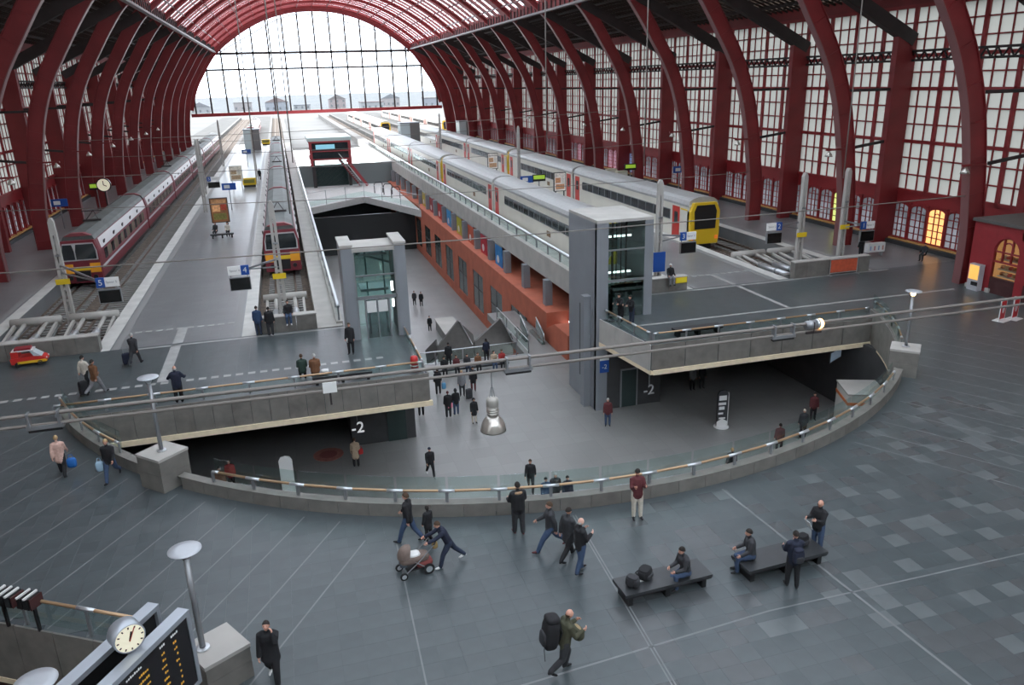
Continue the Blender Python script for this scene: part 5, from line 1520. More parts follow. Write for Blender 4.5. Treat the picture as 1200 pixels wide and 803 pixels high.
cable('thin cable crossing over the left train and right buffer stops', 68.7, 0, 247, 1200, 185, .5, .03)
cable('thin cable crossing at the height of the platform billboard', 82.3, 0, 212, 1200, 140, .5, .03)
cable('faint cable crossing the hall above the bridge deck', 109.5, 0, 190, 1000, 140, .5, .035)
cable('faint distant cable crossing below the red gable beam', 150.3, 150, 168, 700, 146, .5, .04)
cable('faint cable crossing the left rows of arches', 95.9, 0, 170, 700, 130, .4, .03)
def fixture(label, x, kind):
    z = zg(x)
    t = thing('cable_fixture', label, 'fixture', (x, 24, z), 0, 'boxes on the foreground cables')
    MB().box(-.5, .5, -.1, .1, -.12, .0).build('tray', GREYSTEEL, t)
    MB().box(-.45, .45, -.08, .08, -.2, -.12).build('ballast_box', BLACK, t)
    for sx in (-.4, .4): MB().box(sx - .03, sx + .03, -.12, .12, -.05, zf(x) - z + .08).build('clamp', GREYSTEEL, t)
fixture('black box clamped to the foreground cables at the far left', -7.6, 0)
fixture('black box clamped to the foreground cables above the lower crowd', 6.9, 0)
fixture('black box clamped to the cables beside the lit spotlight', 17.3, 0)
t = thing('cable_fixture', 'small white junction box on the cables in front of the slab bench', 'fixture', (.6, 24, zg(.6)), 0, 'boxes on the foreground cables'); MB().box(-.22, .22, -.1, .1, -.05, .3).build('case', WHITE, t); MB().box(-.03, .03, -.02, .02, -.5, -.05).build('stub', DARKSTEEL, t)
# bell lamp
xl = 5.95; zl = zg(xl)
bl = thing('pendant_lamp', 'silver bell-shaped pendant lamp hanging from the foreground cables', 'lamp', (xl, 24, zl))
MB().tube([(0, 0, .06), (0, 0, -.95)], .018, 8).build('rod', GREYSTEEL, bl)
MB().tube([(-.03, 0, -.6), (-.1, 0, -1.05)], .012, 6).tube([(.03, 0, -.6), (.1, 0, -1.05)], .012, 6).build('stay', GREYSTEEL, bl)
SIL = mat('lamp_silver', (.58, .55, .50), .28, .8)
MB().lathe([(.05, -.95), (.19, -1.0), (.21, -1.06), (.21, -1.28), (.19, -1.3)], 22).build('gear_housing', mat('lamp_housing', (.42, .40, .36), .45, .3), bl, True)
MB().lathe([(.19, -1.30), (.2, -1.32), (.2, -1.62), (.17, -1.65)], 22).build('collar', mat('lamp_housing', (0, 0, 0)), bl, True)
for z_ in (-1.38, -1.46, -1.54): MB().lathe([(.215, z_ - .02), (.215, z_ + .02)], 22).build('cooling_fin', SIL, bl, True)
MB().lathe([(.17, -1.65), (.24, -1.70), (.34, -1.82), (.41, -1.98), (.44, -2.14), (.455, -2.2), (.44, -2.2), (.40, -1.98), (.32, -1.83), (.1, -1.72)], 28).build('bell_shade', SIL, bl, True)
xs = 18.6; zs = zg(xs)
sp = thing('spotlight', 'lit orange spotlight mounted on the foreground cables at the right', 'lamp', (xs, 24, zs))
MB().tube([(-.35, -.05, .28), (.1, .0, .28)], .17, 14).build('housing', GREYSTEEL, sp, True)
MB().tube([(.1, 0, .28), (.2, 0, .28)], [.17, .2], 14).build('rim', LIGHTSTEEL, sp, True)
MB().ball((.27, 0, .27), (.16, .19, .20), 1, 12, 8).build('lens', mat('spot_glow', (1, .6, .25), .4, emit=5, ecol=(1, .55, .2)), sp, True)
MB().tube([(-.1, -.2, .0), (-.1, -.2, .4), (-.1, .2, .4), (-.1, .2, 0)], .02, 6).build('yoke', DARKSTEEL, sp)
MB().box(-.35, .3, -.12, .12, -.06, .02).build('mount', DARKSTEEL, sp)
# long drop cables from the vault
for i, (px, Y, zb, lb) in enumerate([(322, 45.8, 7.2, 'thin vertical drop cable above the middle end wall'), (333, 80.0, 7.0, 'thin vertical drop cable in front of the gable centre'), (288, 110.0, 6.0, 'thin vertical drop cable left of the gable centre'),
                                     (757, 60.0, 7.0, 'thin vertical drop cable in front of the right arches'), (640, 80.0, 7.0, 'thin vertical drop cable among the far right arches'), (1000, 46.0, 7.0, 'thin vertical drop cable before the great right window')]):
    d = ROT @ np.array([px - 600.0, 100 - 401.5, F_PX]); x = d[0] * Y / d[1]
    zt = min(31.5, arch_z(x) - .2)
    MB().tube([(x, Y, zb), (x, Y, zt)], .02 + Y * .0005, 6).build('drop_cable', CAB, None, True, label=lb, category='cable', group='drop cables from the vault')
# lamps on brackets at the rib feet
for s in (1, -1):
    for k, y in enumerate(RIBY[3:11] if s > 0 else RIBY[5:12]):
        x = XC + s * 31.2
        side = 'right' if s > 0 else 'left'
        nth = ['nearest', 'second nearest', 'third nearest', 'fourth nearest', 'fifth nearest', 'sixth nearest', 'seventh nearest', 'eighth nearest'][k]
        t = thing('bracket_lamp', '%s bell lamp on a bracket of the %s arch columns' % (nth, side), 'lamp', (x, y - .3, 7.7), 0, 'bracket lamps on the arches')
        MB().beam((s * 1.6, 0, .3), (-s * .3, 0, .3), .16, .14).build('bracket', RED, t)
        MB().lathe([(.08, .22), (.1, .1), (.24, -.05), (.3, -.22), (.27, -.22), (.2, -.08)], 16).build('bell', SIL, t, True)
        MB().ball((0, 0, -.14), (.1, .1, .08), 1, 8, 6).build('bulb', mat('sodium_glow', (1, .8, .6), .4, emit=4, ecol=(1, .75, .5)), t)

# ================================================================== KIOSK AND THINGS ON THE RIGHT
ks = thing('bakery_kiosk', 'dark red kiosk with arched lit windows under the right arch', 'kiosk', (43.3, 40.7, 0), 0)
KR = mat('kiosk_red', (.27, .022, .028), .45, noise=.1)
# face runs along -y from local 0
def face(y0, y1, z0, z1, m=KR, x0=0, x1=.25, nm='wall_panel'): return MB().box(x0, x1, -y1, -y0, z0, z1).build(nm, m, ks)
face(0, 1.75, 0, 4.45); face(3.6, 4.25, 0, 4.45); face(6.0, 12, 0, 4.45); face(1.75, 6.0, 3.75, 4.45)
for c in (2.675, 5.125):
    for sg in (-1, 1):
        MB().extr([(-c + sg * .93, 2.75)] + [(-c + sg * .93 * math.cos(a), 2.75 + .95 * math.sin(a)) for a in np.linspace(.2, math.pi / 2, 6)] + [(-c, 3.76), (-c + sg * .93, 3.76)], 0, 0, .25).build('spandrel', KR, ks)
    w_ = MB().box(.12, .15, -c - .9, -c + .9, 1.05, 3.7).build('arched_pane', glass('kiosk_glass', (.9, .85, .75), .08), ks)
    b = MB()
    for yy in (-.32, .32): b.box(.05, .2, -c + yy - .04, -c + yy + .04, 2.1, 3.6)
    b.box(.05, .2, -c - .9, -c + .9, 2.05, 2.15).box(.05, .2, -c - .9, -c + .9, 2.7, 2.78)
    b.tube([(.12, -c + .4 * math.cos(a), 2.9 + .5 * math.sin(a)) for a in np.linspace(0, math.pi, 9)], .05, 5)
    b.tube([(.12, -c + .92 * math.cos(a), 2.75 + .95 * math.sin(a)) for a in np.linspace(0, math.pi, 9)], .07, 5)
    b.build('arched_frame', KR, w_)
    MB().box(.0, .25, -c - .9, -c + .9, .0, 1.05).build('counter_front', mat('kiosk_dark', (.06, .02, .02), .5), ks)
    bread = mat('kiosk_bread', (.55, .26, .09), .7, noise=.4, scale=5)
    for zz in (1.1, 1.55, 2.2):
        MB().box(.5, 1.2, -c - .9, -c + .9, zz - .05, zz).build('shelf', WHITE, ks)
        for j in range(6):
            MB().ball((.8, -c - .75 + j * .3, zz + .12), (.2, .12, .12), .9, 8, 6).build('loaf', [bread, mat('kiosk_red_pack', (.55, .05, .04), .5), mat('kiosk_cream_pack', (.6, .5, .35), .6)][(j + int(zz * 7)) % 3], ks)
MB().box(1.6, 1.7, -8, 0, 0, 4.2).build('back_wall', mat('kiosk_lit_wall', (.75, .42, .16), .6, emit=.35, ecol=(1, .6, .25)), ks)
MB().box(-.15, 5.2, -12, .1, 4.45, 4.65).build('roof', mat('kiosk_roof', (.10, .09, .085), .6), ks)
MB().box(.25, 5.2, -.2, 0, 0, 4.45).build('side_wall', KR, ks)
for yy in (0.15, 1.75, 4.0, 6.2): MB().box(-.12, .1, -yy - .18, -yy + .12, 0, .28).build('foot', CONC, ks)
vm = thing('vending_machine', 'vending machine with a glowing orange front beside the kiosk', 'machine', (42.82, 39.75, 0))
MB().box(0, .4, -.42, .42, 0, 1.75).build('cabinet', mat('vending_grey', (.45, .45, .47), .4), vm)
MB().box(-.03, 0, -.36, .36, .75, 1.68).build('lit_front', mat('vending_glow', (1, .55, .12), .4, emit=.55, ecol=(1, .52, .12)), vm)
MB().box(-.03, 0, -.4, .1, .35, .6).build('tray', BLACK, vm)
for i, (px, py) in enumerate([(1173, 376), (1188, 374)]):
    x, y = G(px, py, 0)
    t = thing('sandwich_board', ['left red sandwich board with white frame in front of the kiosk', 'right red sandwich board with white frame in front of the kiosk'][i], 'sign', (x, y, .012), .3, 'red sandwich boards')
    MB().box(-.27, .27, -.03, .03, .12, 1.15).build('poster_face', mat('board_red', (.5, .03, .035), .5), t)
    MB().ball((0, -.03, .7), (.16, .015, .25), 1, 10, 6).build('poster_motif', mat('board_white_motif', (.7, .55, .55), .5), t)
    for q in (-1, 1): MB().tube([(q * .31, 0, .02), (q * .31, 0, 1.25)], .03, 6).build('frame_bar', WHITE, t)
    MB().tube([(-.31, 0, 1.22), (.31, 0, 1.22)], .025, 6).build('top_bar', WHITE, t)
    MB().box(-.4, .4, -.32, .32, 0, .03).build('base', WHITE, t)
# white boxes, banner and cart
x, y = G(1024, 300, 0)
t = thing('white_cabinet', 'long white cabinet with blue and red stripes behind the right end wall', 'cabinet', (x, y, 0))
MB().box(-.8, .8, -.2, .2, .35, 1.05).build('body', WHITE, t)
for j, c in enumerate(((.3, .4, .6), (.5, .2, .2), (.25, .35, .5), (.5, .25, .2))): MB().box(-.62 + j * .38, -.5 + j * .38, -.215, -.2, .5, .85).build('stripe', mat('stripe_%d' % j, c, .5), t)
MB().box(-.7, -.6, -.15, .15, 0, .35).box(.6, .7, -.15, .15, 0, .35).build('leg', GREYSTEEL, t)
bn = thing('barrier_banner', 'orange mesh banner on a steel frame at the right end wall', 'barrier', (38.0, 46.35, 0))
MB().box(-1.1, 1.1, -.015, .015, .25, 1.15).build('mesh', mat('banner_orange', (.55, .10, .045), .7, noise=.2, scale=4), bn)
MB().tube([(-1.15, 0, .1), (-1.15, 0, 1.2), (1.15, 0, 1.2), (1.15, 0, .1)], .025, 6).tube([(-1.15, 0, .2), (1.15, 0, .2)], .025, 6).build('frame', LIGHTSTEEL, bn)
for sx in (-1.15, 1.15): MB().box(sx - .04, sx + .04, -.3, .18, .0, .05).build('foot', LIGHTSTEEL, bn)
ct = thing('service_cart', 'small red and yellow service cart at the left end wall', 'cart', (-14.5, 45.85, .012), math.radians(4)); ct.scale = (.88, .88, .88)
CR = mat('cart_red', (.55, .03, .025), .4); CY = mat('cart_yellow', (.75, .5, .03), .4)
MB().extr([(-.95, .18), (-.95, .55), (.3, .6), (.85, .48), (1.0, .3), (.95, .18)], 1, -.45, .45).build('body', CR, ct)
MB().extr([(-.6, .2), (-.6, .34), (.9, .36), (1.03, .28), (.98, .2)], 1, -.48, -.44).build('bumper_band', CY, ct)
MB().box(-.9, -.5, -.4, .4, .55, .95).build('cab', CR, ct); MB().box(-.85, .35, -.35, .35, .93, 1.0).build('canopy', WHITE, ct)
MB().extr([(.3, .6), (.12, .95), (.2, .97), (.75, .55)], 1, -.38, .38).build('windscreen', mat('cart_pale_screen', (.5, .56, .58), .2), ct)
MB().box(-.7, .2, -.3, .3, .98, 1.12).build('roof_light', mat('cart_dark_red', (.25, .02, .03), .5), ct)
for sx in (-.6, .62):
    for sy in (-.42, .42): MB().tube([(sx, sy - .06, .16), (sx, sy + .06, .16)], .16, 12).build('wheel', RUBBER, ct)
for sy in (-.3, .3): MB().ball((.98, sy, .4), (.04, .07, .06), 1, 8, 6).build('headlight', WHITE, ct)
MB().box(-.98, -.94, -.4, .4, .3, .5).build('rear_panel', mat('cart_orange', (.8, .2, .03), .5), ct)
# fire extinguisher bin on left slab, mat, standing signs
x, y = G(477, 437, 0)
t = thing('fire_hydrant', 'red standing bin at the right end of the left slab railing', 'bin', (5.25, 37.4, .012)); MB().lathe([(.2, 0), (.2, .7), (.16, .8), (.05, .84)], 16).build('body', mat('bin_red', (.5, .03, .03), .4), t, True); MB().lathe([(.21, .3), (.21, .36)], 16).build('ring', WHITE, t)
x, y = G(385, 533, ZL)
t = thing('round_mat', 'round reddish floor mat under the left slab', 'mat', (x, y, ZL)); MB().lathe([(.85, 0), (.85, .02), (.8, .03)], 28).build('disc', mat('mat_red', (.30, .12, .10), .7, noise=.3), t); MB().lathe([(.5, .03), (.5, .035)], 20).build('centre', mat('mat_dark', (.2, .06, .055), .7), t)
def stander(label, px, py, lines, dark):
    x, y = G(px, py, ZL)
    t = thing('standing_sign', label, 'sign', (x, y, ZL), math.radians(-8), 'standing signs on the lower floor')
    m1 = mat('stand_white', (.72, .72, .70), .4); m2 = mat('stand_dark', (.03, .03, .034), .4)
    MB().lathe([(.45, 0), (.45, .03), (.3, .06)], 18).build('base', m1, t)
    MB().extr([(-.33, .1), (-.33, 2.1), (-.22, 2.3), (0, 2.36), (.22, 2.3), (.33, 2.1), (.33, .1)], 1, -.05, .05).build('panel', m1 if not dark else m2, t)
    MB().extr([(-.33, .05), (-.33, .35), (0, .55), (.33, .35), (.33, .05)], 1, -.07, -.05).build('foot_plate', m1, t)
    for i, (xa, xb, hh) in enumerate(lines): MB().box(xa, xb, -.06, -.05, 1.72 - i * .3, 1.72 - i * .3 + hh).build('lettering', m1, t)
    if dark: MB().tube([(.36, 0, .1), (.36, 0, 2.2)], .03, 6).build('edge', m1, t)
stander('black standing sign with white lettering under the right slab', 845, 500, [(-.24, .22, .3), (-.26, .2, .16), (-.22, .12, .2), (-.25, .05, .12), (-.2, .2, .1)], True)
stander('pale standing sign behind the left of the well railing', 340, 583, [], False)
# ticket booth on the lower floor right
bt = thing('ticket_booth', 'white booth with an orange stripe at the right end of the lower floor', 'booth', (30.6, 34.6, ZL), math.radians(-22))
MB().box(-1.1, 1.0, -1.1, 1.1, 0, 2.6).build('body', mat('booth_white', (.62, .61, .58), .5), bt)
MB().box(-1.13, 1.03, -1.13, 1.13, 2.0, 2.17).build('stripe', mat('booth_orange', (.7, .18, .05), .5), bt)
MB().box(-1.15, 1.05, -1.15, 1.15, 2.6, 2.7).build('roof', CONC, bt)
MB().box(-.45, .6, -1.14, -1.1, .7, 1.9).build('counter_window', GLS_DARK, bt)
MB().box(-.5, .65, -1.28, -1.1, .62, .7).build('counter', LIGHTSTEEL, bt)
# hanging monitor under the right slab
t = thing('hanging_monitor', 'lit monitor hanging under the right slab near the corner', 'monitor', (30.9, 37.6, -2.35), .5); MB().box(-.8, .8, -.06, .06, -.35, .35).build('case', BLACK, t); MB().box(-.72, .72, -.08, -.06, -.28, .28).build('screen', mat('monitor_glow', (.35, .45, .55), .4, emit=.15), t); MB().box(-.05, .05, -.05, .05, .35, .86).build('hanger', GREYSTEEL, t)

# ================================================================== STAIRWELL, ESCALATOR SHEDS, LOWER BITS
def fence(label, pts, z, h=1.05):
    ox, oy = pts[0]
    t = thing('steel_railing', label, 'railing', (ox, oy, z))
    P = [Vector((x - ox, y - oy, 0)) for x, y in pts]
    for zz, r_ in ((h, .035), (.14, .03)): MB().tube([tuple(p + Vector((0, 0, zz))) for p in P], r_, 6).build('rail', LIGHTSTEEL, t, True)
    for p in P: MB().box(p.x - .04, p.x + .04, p.y - .04, p.y + .04, 0, h).build('post', GREYSTEEL, t)
    for a, c in zip(P[:-1], P[1:]):
        e = (c - a).normalized(); b = MB(); b.beam(a + e * .1 + Vector((0, 0, .58)), c - e * .1 + Vector((0, 0, .58)), .015, .75); b.build('glass_pane', GLS, t)
fence('steel and glass railing in front of the stairwell to the deep level', lin((7.1, 54.2), (15.5, 54.2), 4), ZL)
fence('steel and glass railing along the right of the stairwell', lin((16.5, 54.3), (16.6, 64), 3), ZL)
fence('steel and glass railing along the left of the stairwell', lin((7.0, 54.3), (7.0, 59.6), 2), ZL)
GS = mat('shed_grey_brown', (.105, .098, .092), .6, noise=.15)
for lb, x0, x1, pk in (('left grey gabled escalator housing beyond the stairwell', 10.1, 13.0, -3.95), ('right grey gabled escalator housing beyond the stairwell', 13.1, 16.3, -4.15)):
    xm = x0 + (x1 - x0) * (.6 if x0 < 12 else .68)
    t = thing('escalator_housing', lb, 'housing', (x0, 58, ZD), 0, 'escalator housings')
    MB().extr([(0, 0), (0, -5.9 - ZD), (xm - x0, pk - ZD), (x1 - x0, (-5.2 if x0 < 12 else -5.9) - ZD), (x1 - x0, 0)], 1, 0, .3).build('gable_panel', GS, t)
    b = MB(); b.beam((0, .3, -6.0 - ZD), (0, 6, 2.0), .1, 1.2).beam((x1 - x0, .3, -6.2 - ZD), (x1 - x0, 6, 1.8), .1, 1.2); b.build('side_panel', GS, t)
    b = MB(); b.beam((.3, .5, -6.6 - ZD), (.3, 8, .6), .05, .5); b.build('handrail_panel', GREYSTEEL, t)
    MB().tube([(xm - x0 + .1, -.1, pk - ZD + .02), (x1 - x0 - .1, -.1, -6.0 - ZD)], .05, 6).build('edge_rail', LIGHTSTEEL, t)
for i, (lb, x, y) in enumerate([('left pale green glass escalator balustrade beside the sandstone wall', 17.2, 57.5), ('right pale green glass escalator balustrade beside the sandstone wall', 18.2, 56.4)]):
    t = thing('escalator_balustrade', lb, 'escalator', (x, y, ZL), 0, 'escalator balustrades')
    b = MB(); b.beam((0, -.6, .55), (.1, 1.6, 1.1), .05, 1.0); b.beam((0, -.6, .1), (.1, 3, .1), .3, .2); b.build('glass_side', mat('escalator_green_glass', (.10, .14, .13), .15, spec=.8), t)
    MB().tube([(0, -.9, .55), (0, -.7, .95), (.1, 1.6, 1.65)], .05, 8).build('handrail', LIGHTSTEEL, t, True)
x, y = 13.6, 75
t = thing('stone_block', 'long pale stone block beside the sandstone wall on the deep level', 'block', (14.4, 74, ZD)); MB().box(-.9, .9, -5, 4, 0, 1.1).build('body', CONCD, t); MB().box(-1, 1, -5.1, 4.1, 1.1, 1.2).build('cap', CONC, t)
t = thing('stair_balustrade', 'beige stair parapet panel left of the stairwell', 'parapet', (3.9, 58.3, ZL)); MB().box(0, 3.0, 0, .25, -.8, .55).build('panel', mat('beige_panel', (.32, .28, .22), .6), t); MB().box(0, 3, -.02, .27, .55, .62).build('cap', CONC, t)

# poster banners between the gallery pillars
PB = [('blue', (.02, .22, .55)), ('crimson', (.45, .02, .04)), ('orange-red', (.5, .09, .04)), ('yellow-green', (.45, .42, .04)), ('sky blue', (.05, .3, .6)), ('red', (.45, .03, .03)), ('dark red', (.32, .02, .03)), ('yellow', (.5, .38, .03))]
for i, (nm, c) in enumerate(PB):
    y = 74.05 + 6.1 * i
    t = thing('poster_banner', '%s poster banner number %s from the tower between the gallery pillars' % (nm, ['one', 'two', 'three', 'four', 'five', 'six', 'seven', 'eight'][i]), 'poster', (19.6, y, -3.75), 0, 'gallery posters')
    MB().box(-.03, .03, -1.3, 1.3, .1, 2.2).build('sheet', mat('poster_%d' % i, c, .5, noise=.3, scale=1.5), t)
    b = MB(); b.ball((-.04, .2, .8), (.03, .5, .4), 1, 8, 6); b.build('motif', WHITE, t)
    MB().box(-.05, .05, -1.35, 1.35, 2.2, 2.3).build('rail', GREYSTEEL, t)

# red cabin with stair on the bridge deck
cb = thing('bridge_cabin', 'red framed glass cabin with outside stair above the bridge deck', 'cabin', (4.7, 150, -3.9))
KRD = mat('cabin_red', (.28, .03, .035), .5)
MB().box(0, 7.5, 0, 10, 4.9, 5.2).box(0, 7.5, 0, 10, 8.0, 8.3).build('floor_and_roof_frame', KRD, cb)
for x in (0.0, 7.0): MB().box(x, x + .5, -.02, .4, 3.9, 8.3).build('corner_post', KRD, cb)
MB().box(.5, 7, .1, .16, 5.2, 8.0).build('front_glass', GLS_DARK, cb)
MB().box(.5, 7, -.02, .2, 6.4, 6.6).build('mid_rail', KRD, cb)
MB().box(1.2, 4.6, .05, .09, 6.9, 7.7).build('screen', mat('cabin_screen', (.2, .45, .55), .4, emit=.6), cb)
MB().box(-.2, 7.7, 0, 12, 8.3, 8.9).build('roof_glass_box', mat('cabin_pale_top', (.45, .55, .52), .4), cb)
MB().box(.2, .8, .1, .7, 0, 4.9).box(6.7, 7.2, .1, .7, 0, 4.9).build('leg', DARKSTEEL, cb)
b = MB(); b.beam((5.2, -.4, 5.0), (8.6, -.4, .15), .15, .5).beam((6.4, -2, 5.0), (9.8, -2, .15), .15, .5); b.build('stair_string', KRD, cb)
for i in range(14): MB().box(5.3 + i * .245, 5.6 + i * .245, -2, -.4, 4.75 - i * .345, 4.82 - i * .345).build('tread', GREYSTEEL, cb)
MB().tube([(5.2, -2.1, 6.0), (8.6, -2.1, 1.1)], .06, 6).tube([(5.2, -.3, 6.0), (8.6, -.3, 1.1)], .06, 6).build('handrail', WHITE, cb)
MB().box(.8, 6.7, 2, 2.1, .1, 4.8).build('lower_glass', glass('cabin_low_glass', (.6, .72, .7), .15), cb)
fence('thin steel railing along the front edge of the bridge deck', [(2.6, 124.6), (5.8, 127.7), (9.1, 131), (12.4, 134), (14.6, 127.6), (16.7, 121.4), (18.6, 115.4)], -3.9, 2.2)
for i, (px, py) in enumerate([(444, 226), (455, 228), (464, 232)]):
    x, y = G(px, py, -3.9)
    t = thing('cycle_hoop', ['left dark steel hoop on the bridge deck', 'middle dark steel hoop on the bridge deck', 'right dark steel hoop on the bridge deck'][i], 'hoop', (x, y, -3.9), 0, 'steel hoops')
    MB().tube([(-.7, 0, 0), (-.7, 0, 1.5), (-.5, 0, 1.8), (.5, 0, 1.8), (.7, 0, 1.5), (.7, 0, 0)], .08, 6).build('hoop', DARKSTEEL, t)
    for sx in (-.7, .7): MB().lathe([(.16, 0), (.16, .03)], 8).xform(Matrix.Translation((sx, 0, 0))).build('foot', GREYSTEEL, t)

# ================================================================== PLATFORM FURNITURE
def billboard(label, px, py, w, h, zb, cols, face_y=-1, back=BLACK):
    x, y = G(px, py, 0)
    t = thing('billboard', label, 'billboard', (x, y, 0), 0, 'platform billboards')
    MB().box(-w / 2, w / 2, -.12, .12, zb, zb + h).build('case', back, t)
    p = MB().box(-w / 2 + .08, w / 2 - .08, -.14, -.12, zb + .08, zb + h - .08).build('poster', mat('poster_base_' + cols[0], cols[1], .4, emit=.1, noise=.5, scale=1.6), t)
    for q, (xa, xb, za, zb_) in enumerate(((-.4, .4, .78, .92), (-.38, .05, .45, .72), (.1, .4, .5, .74), (-.36, .36, .12, .38))):
        c_ = [cols[2], tuple(min(1, v * 1.7) for v in cols[2]), (.45, .06, .03), (.22, .2, .05)][q] if cols[0] == 'food' else cols[2 if q % 2 else 1]
        MB().box(xa * w, xb * w, -.15, -.135, zb + za * h, zb + zb_ * h).build('picture', mat('poster_%s_%d' % (cols[0], q), c_, .4, noise=.4, scale=5), p)
    for sx in (-w * .35, w * .35): MB().box(sx - .06, sx + .06, -.06, .06, 0, zb).build('leg', back, t)
billboard('dark billboard with an orange-brown poster on the left platform', 261, 272, 1.75, 2.5, 1.0, ('food', (.25, .10, .04), (.55, .28, .12)))
billboard('white billboard with a pale poster beside the nearest cream trains', 656, 238, 1.5, 2.2, 1.4, ('pale1', (.75, .68, .62), (.65, .3, .15)))
billboard('white billboard with a pale poster further along the right platform', 578, 209, 1.6, 2.3, 1.4, ('pale2', (.78, .72, .66), (.6, .35, .2)))
billboard('pale billboard near the yellow luggage machine on the left platform', 279, 222, 1.8, 2.2, 1.2, ('pale3', (.7, .66, .55), (.5, .35, .2)), back=WHITE)
bench('wooden-legged bench below the dark billboard', *G(261, 279, 0), 0, 2.2, 0, .5, group='platform benches')
for i, (lb, px, py, w, h) in enumerate([('yellow machine beside the pale billboard on the left platform', 293, 219, 1.9, 1.3), ('far yellow machine on the left platform', 312, 170, 2.0, 1.4)]):
    x, y = G(px, py, 0); t = thing('ticket_machine', lb, 'machine', (x, y, 0), 0, 'yellow machines'); MB().box(-w / 2, w / 2, -.3, .3, .3, h).build('cabinet', YELLOW, t); MB().box(-w / 2 + .2, w / 2 - .2, -.33, -.3, .6, h - .2).build('panel', mat('panel_olive', (.2, .18, .03), .5), t); MB().box(-w / 2 + .1, w / 2 - .1, -.25, .25, 0, .3).build('base', BLACK, t)
for i, (lb, px, py) in enumerate([('blue hanging platform sign beside the left mast', 272, 246), ('blue hanging platform sign on the far left platform', 291, 196), ('blue hanging sign between the cream trains', 618, 238), ('blue hanging sign under the right windows', 795, 225), ('blue hanging sign on the left side platform', 76, 268)]):
    x, y = G(px, py, 0); t = thing('hanging_sign', lb, 'sign', (x, y, 0), 0, 'blue hanging signs'); MB().box(-.8, .8, -.06, .06, 2.4, 3.2).build('panel', BLUE, t); MB().box(-.55, .1, -.08, -.06, 2.6, 3.0).build('arrow_field', WHITE, t); MB().box(-.05, .05, -.05, .05, 0, 2.4).build('pole', GREYSTEEL, t)
# green-lit displays with clock on the left side platform
t = thing('platform_clock', 'round platform clock on a post beside the left train', 'clock', (-19.3, 96, 0)); MB().tube([(0, 0, 0), (0, 0, 3.7)], .08, 8).build('post', DARKSTEEL, t); MB().lathe([(.7, -.15), (.75, -.15), (.75, .15), (.7, .15)], 20).xform(Matrix.Translation((0, 0, 4.3)) @ Matrix.Rotation(math.pi / 2, 4, 'X')).build('case', BLACK, t); MB().lathe([(.65, .16), (.65, .18)], 20).xform(Matrix.Translation((0, 0, 4.3)) @ Matrix.Rotation(math.pi / 2, 4, 'X')).build('dial', mat('clock_dial', (0, 0, 0)), t)
b = MB(); b.beam((0, -.2, 4.3), (.0, -.2, 4.75), .08, .02, (0, 1, 0)).beam((0, -.2, 4.3), (.3, -.2, 4.15), .08, .02, (0, 1, 0)); b.build('hands', BLACK, t)
for lb, px, py in (('green-lit departure display between the cream trains', 632, 237), ('green-lit departure display on the left side platform', 118, 246), ('green-lit display near the right windows', 738, 222)):
    x, y = G(px, py, 0); t = thing('departure_display', lb, 'display', (x, y, 0), 0, 'green-lit displays'); MB().box(-.8, .8, -.1, .1, 2.5, 3.3).build('case', BLACK, t); MB().box(-.7, .7, -.12, -.1, 2.75, 3.2).build('screen', mat('green_glow', (.35, .55, .05), .4, emit=.35), t); MB().box(-.05, .05, -.05, .05, 0, 2.5).build('pole', GREYSTEEL, t)
for i, (lb, px, py) in enumerate([('left pale cabinet under the right windows', 716, 219), ('right pale cabinet under the right windows', 728, 222)]):
    x, y = G(px, py, 0); t = thing('kiosk_cabinet', lb, 'cabinet', (x, y, 0), 0, 'pale cabinets'); MB().box(-.7, .7, -.4, .4, 0, 2.4).build('body', mat('cabinet_cream', (.5, .48, .36), .5), t); MB().box(-.6, .6, -.43, -.4, 1.1, 2.2).build('front', mat('cabinet_pale', (.6, .58, .5), .4), t)
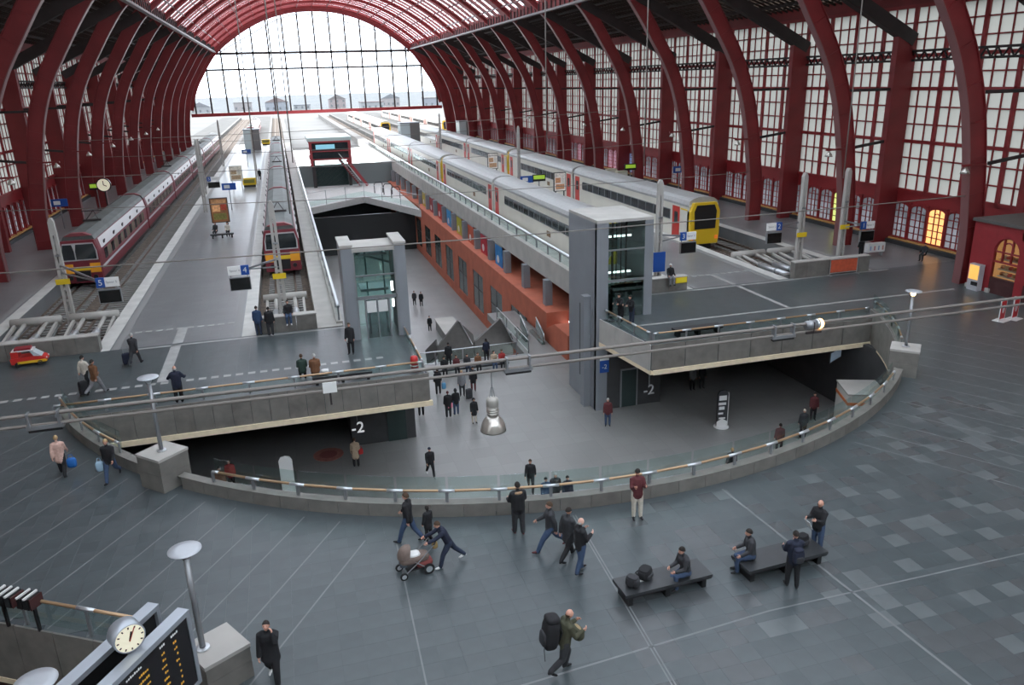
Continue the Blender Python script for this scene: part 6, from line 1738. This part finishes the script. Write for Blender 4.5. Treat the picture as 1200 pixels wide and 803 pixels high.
# far lift housings on the platforms
for lb, px, py, w, h in (('distant glass and grey lift house on the right', 446, 163, 4.5, 5.2), ('distant grey lift house on the left platform', 301, 170, 3.6, 4.6), ('distant dark lift house on the far right', 520, 165, 3.6, 4.5)):
    x, y = G(px, py, 0)
    if y > 203: x, y = x * 200 / y, 200 * 1.0
    x = min((-6.5, 29.5, 45.0), key=lambda q: abs(q - x))      # on a platform, clear of the tracks
    if px == 446: x, y = 29.0, 188.0
    t = thing('lift_house', lb, 'lift', (x, y, 0), 0, 'distant lift houses')
    MB().box(0, w / 2, -2, 2, 0, h).build('grey_half', mat('lift_house_grey', (.16, .16, .155), .6), t); MB().box(-w / 2, 0, -2, 2, 0, h).build('glass_half', mat('lift_house_glass', (.55, .66, .66), .2), t); MB().box(-w / 2 - .1, w / 2 + .1, -2.1, 2.1, h, h + .2).build('roof', LIFTGREY, t)

t = thing('notice_board', 'blue notice board on a post at the mast behind the right lift tower', 'sign', (24.6, 48.9, 0)); MB().box(-.45, .45, -.04, .04, .9, 2.3).build('panel', BLUE, t); MB().box(-.05, .05, .04, .12, 0, 2.2).build('post', GREYSTEEL, t)
t = thing('warning_plate', 'yellow plate on the short end wall beside the sitting man', 'sign', (25.2, 46.7, .55)); MB().box(-.42, .42, -.03, .03, 0, .38).build('plate', YELLOW, t); MB().box(-.38, .38, -.04, -.03, .04, .34).build('inner_field', mat('plate_bright', (.85, .68, .03), .5), t)
# ================================================================== TOWN BEYOND THE HALL
rb = random.Random(11)
TW = [mat('town_wall_%d' % i, c, .8) for i, c in enumerate([(.20, .20, .20), (.22, .2, .195), (.18, .185, .2), (.22, .22, .22), (.2, .165, .16)])]
RF = [mat('town_roof_%d' % i, c, .8) for i, c in enumerate([(.13, .115, .11), (.14, .11, .105), (.13, .13, .135)])]
WINM = mat('town_window', (.09, .095, .10), .3)
for i in range(18):
    y = 520 + rb.uniform(0, 160)
    x = -150 + i * 21 + rb.uniform(-3, 3)
    w = rb.uniform(9, 15); h = rb.uniform(3, 6.5); d = rb.uniform(8, 14)
    side = 'from the left'
    t = thing('town_building', 'distant low town building in the hazy row beyond the gable', 'building', (x, y, -1.5), 0, 'distant town buildings')
    MB().box(-w / 2, w / 2, 0, d, 0, h).build('walls', TW[i % 5], t)
    if i % 2: MB().extr([(-w / 2 - .3, h), (0, h + 3), (w / 2 + .3, h)], 1, -.3, d + .3).build('roof', RF[i % 3], t)
    else: MB().box(-w / 2 - .2, w / 2 + .2, -.2, d + .2, h, h + .5).build('roof', RF[i % 3], t)
    nx, nz = int(w / 3), int(h / 3)
    wm = MB().box(-.6, .6, -.06, .02, 0, 1.5).mesh('window', WINM)
    for a in range(nx):
        for c in range(nz): obj('window', wm, t, (-w / 2 + 1.5 + a * (w - 3) / max(nx - 1, 1), 0, 1.2 + c * 3))

bpy.data.scenes.remove(TMP)
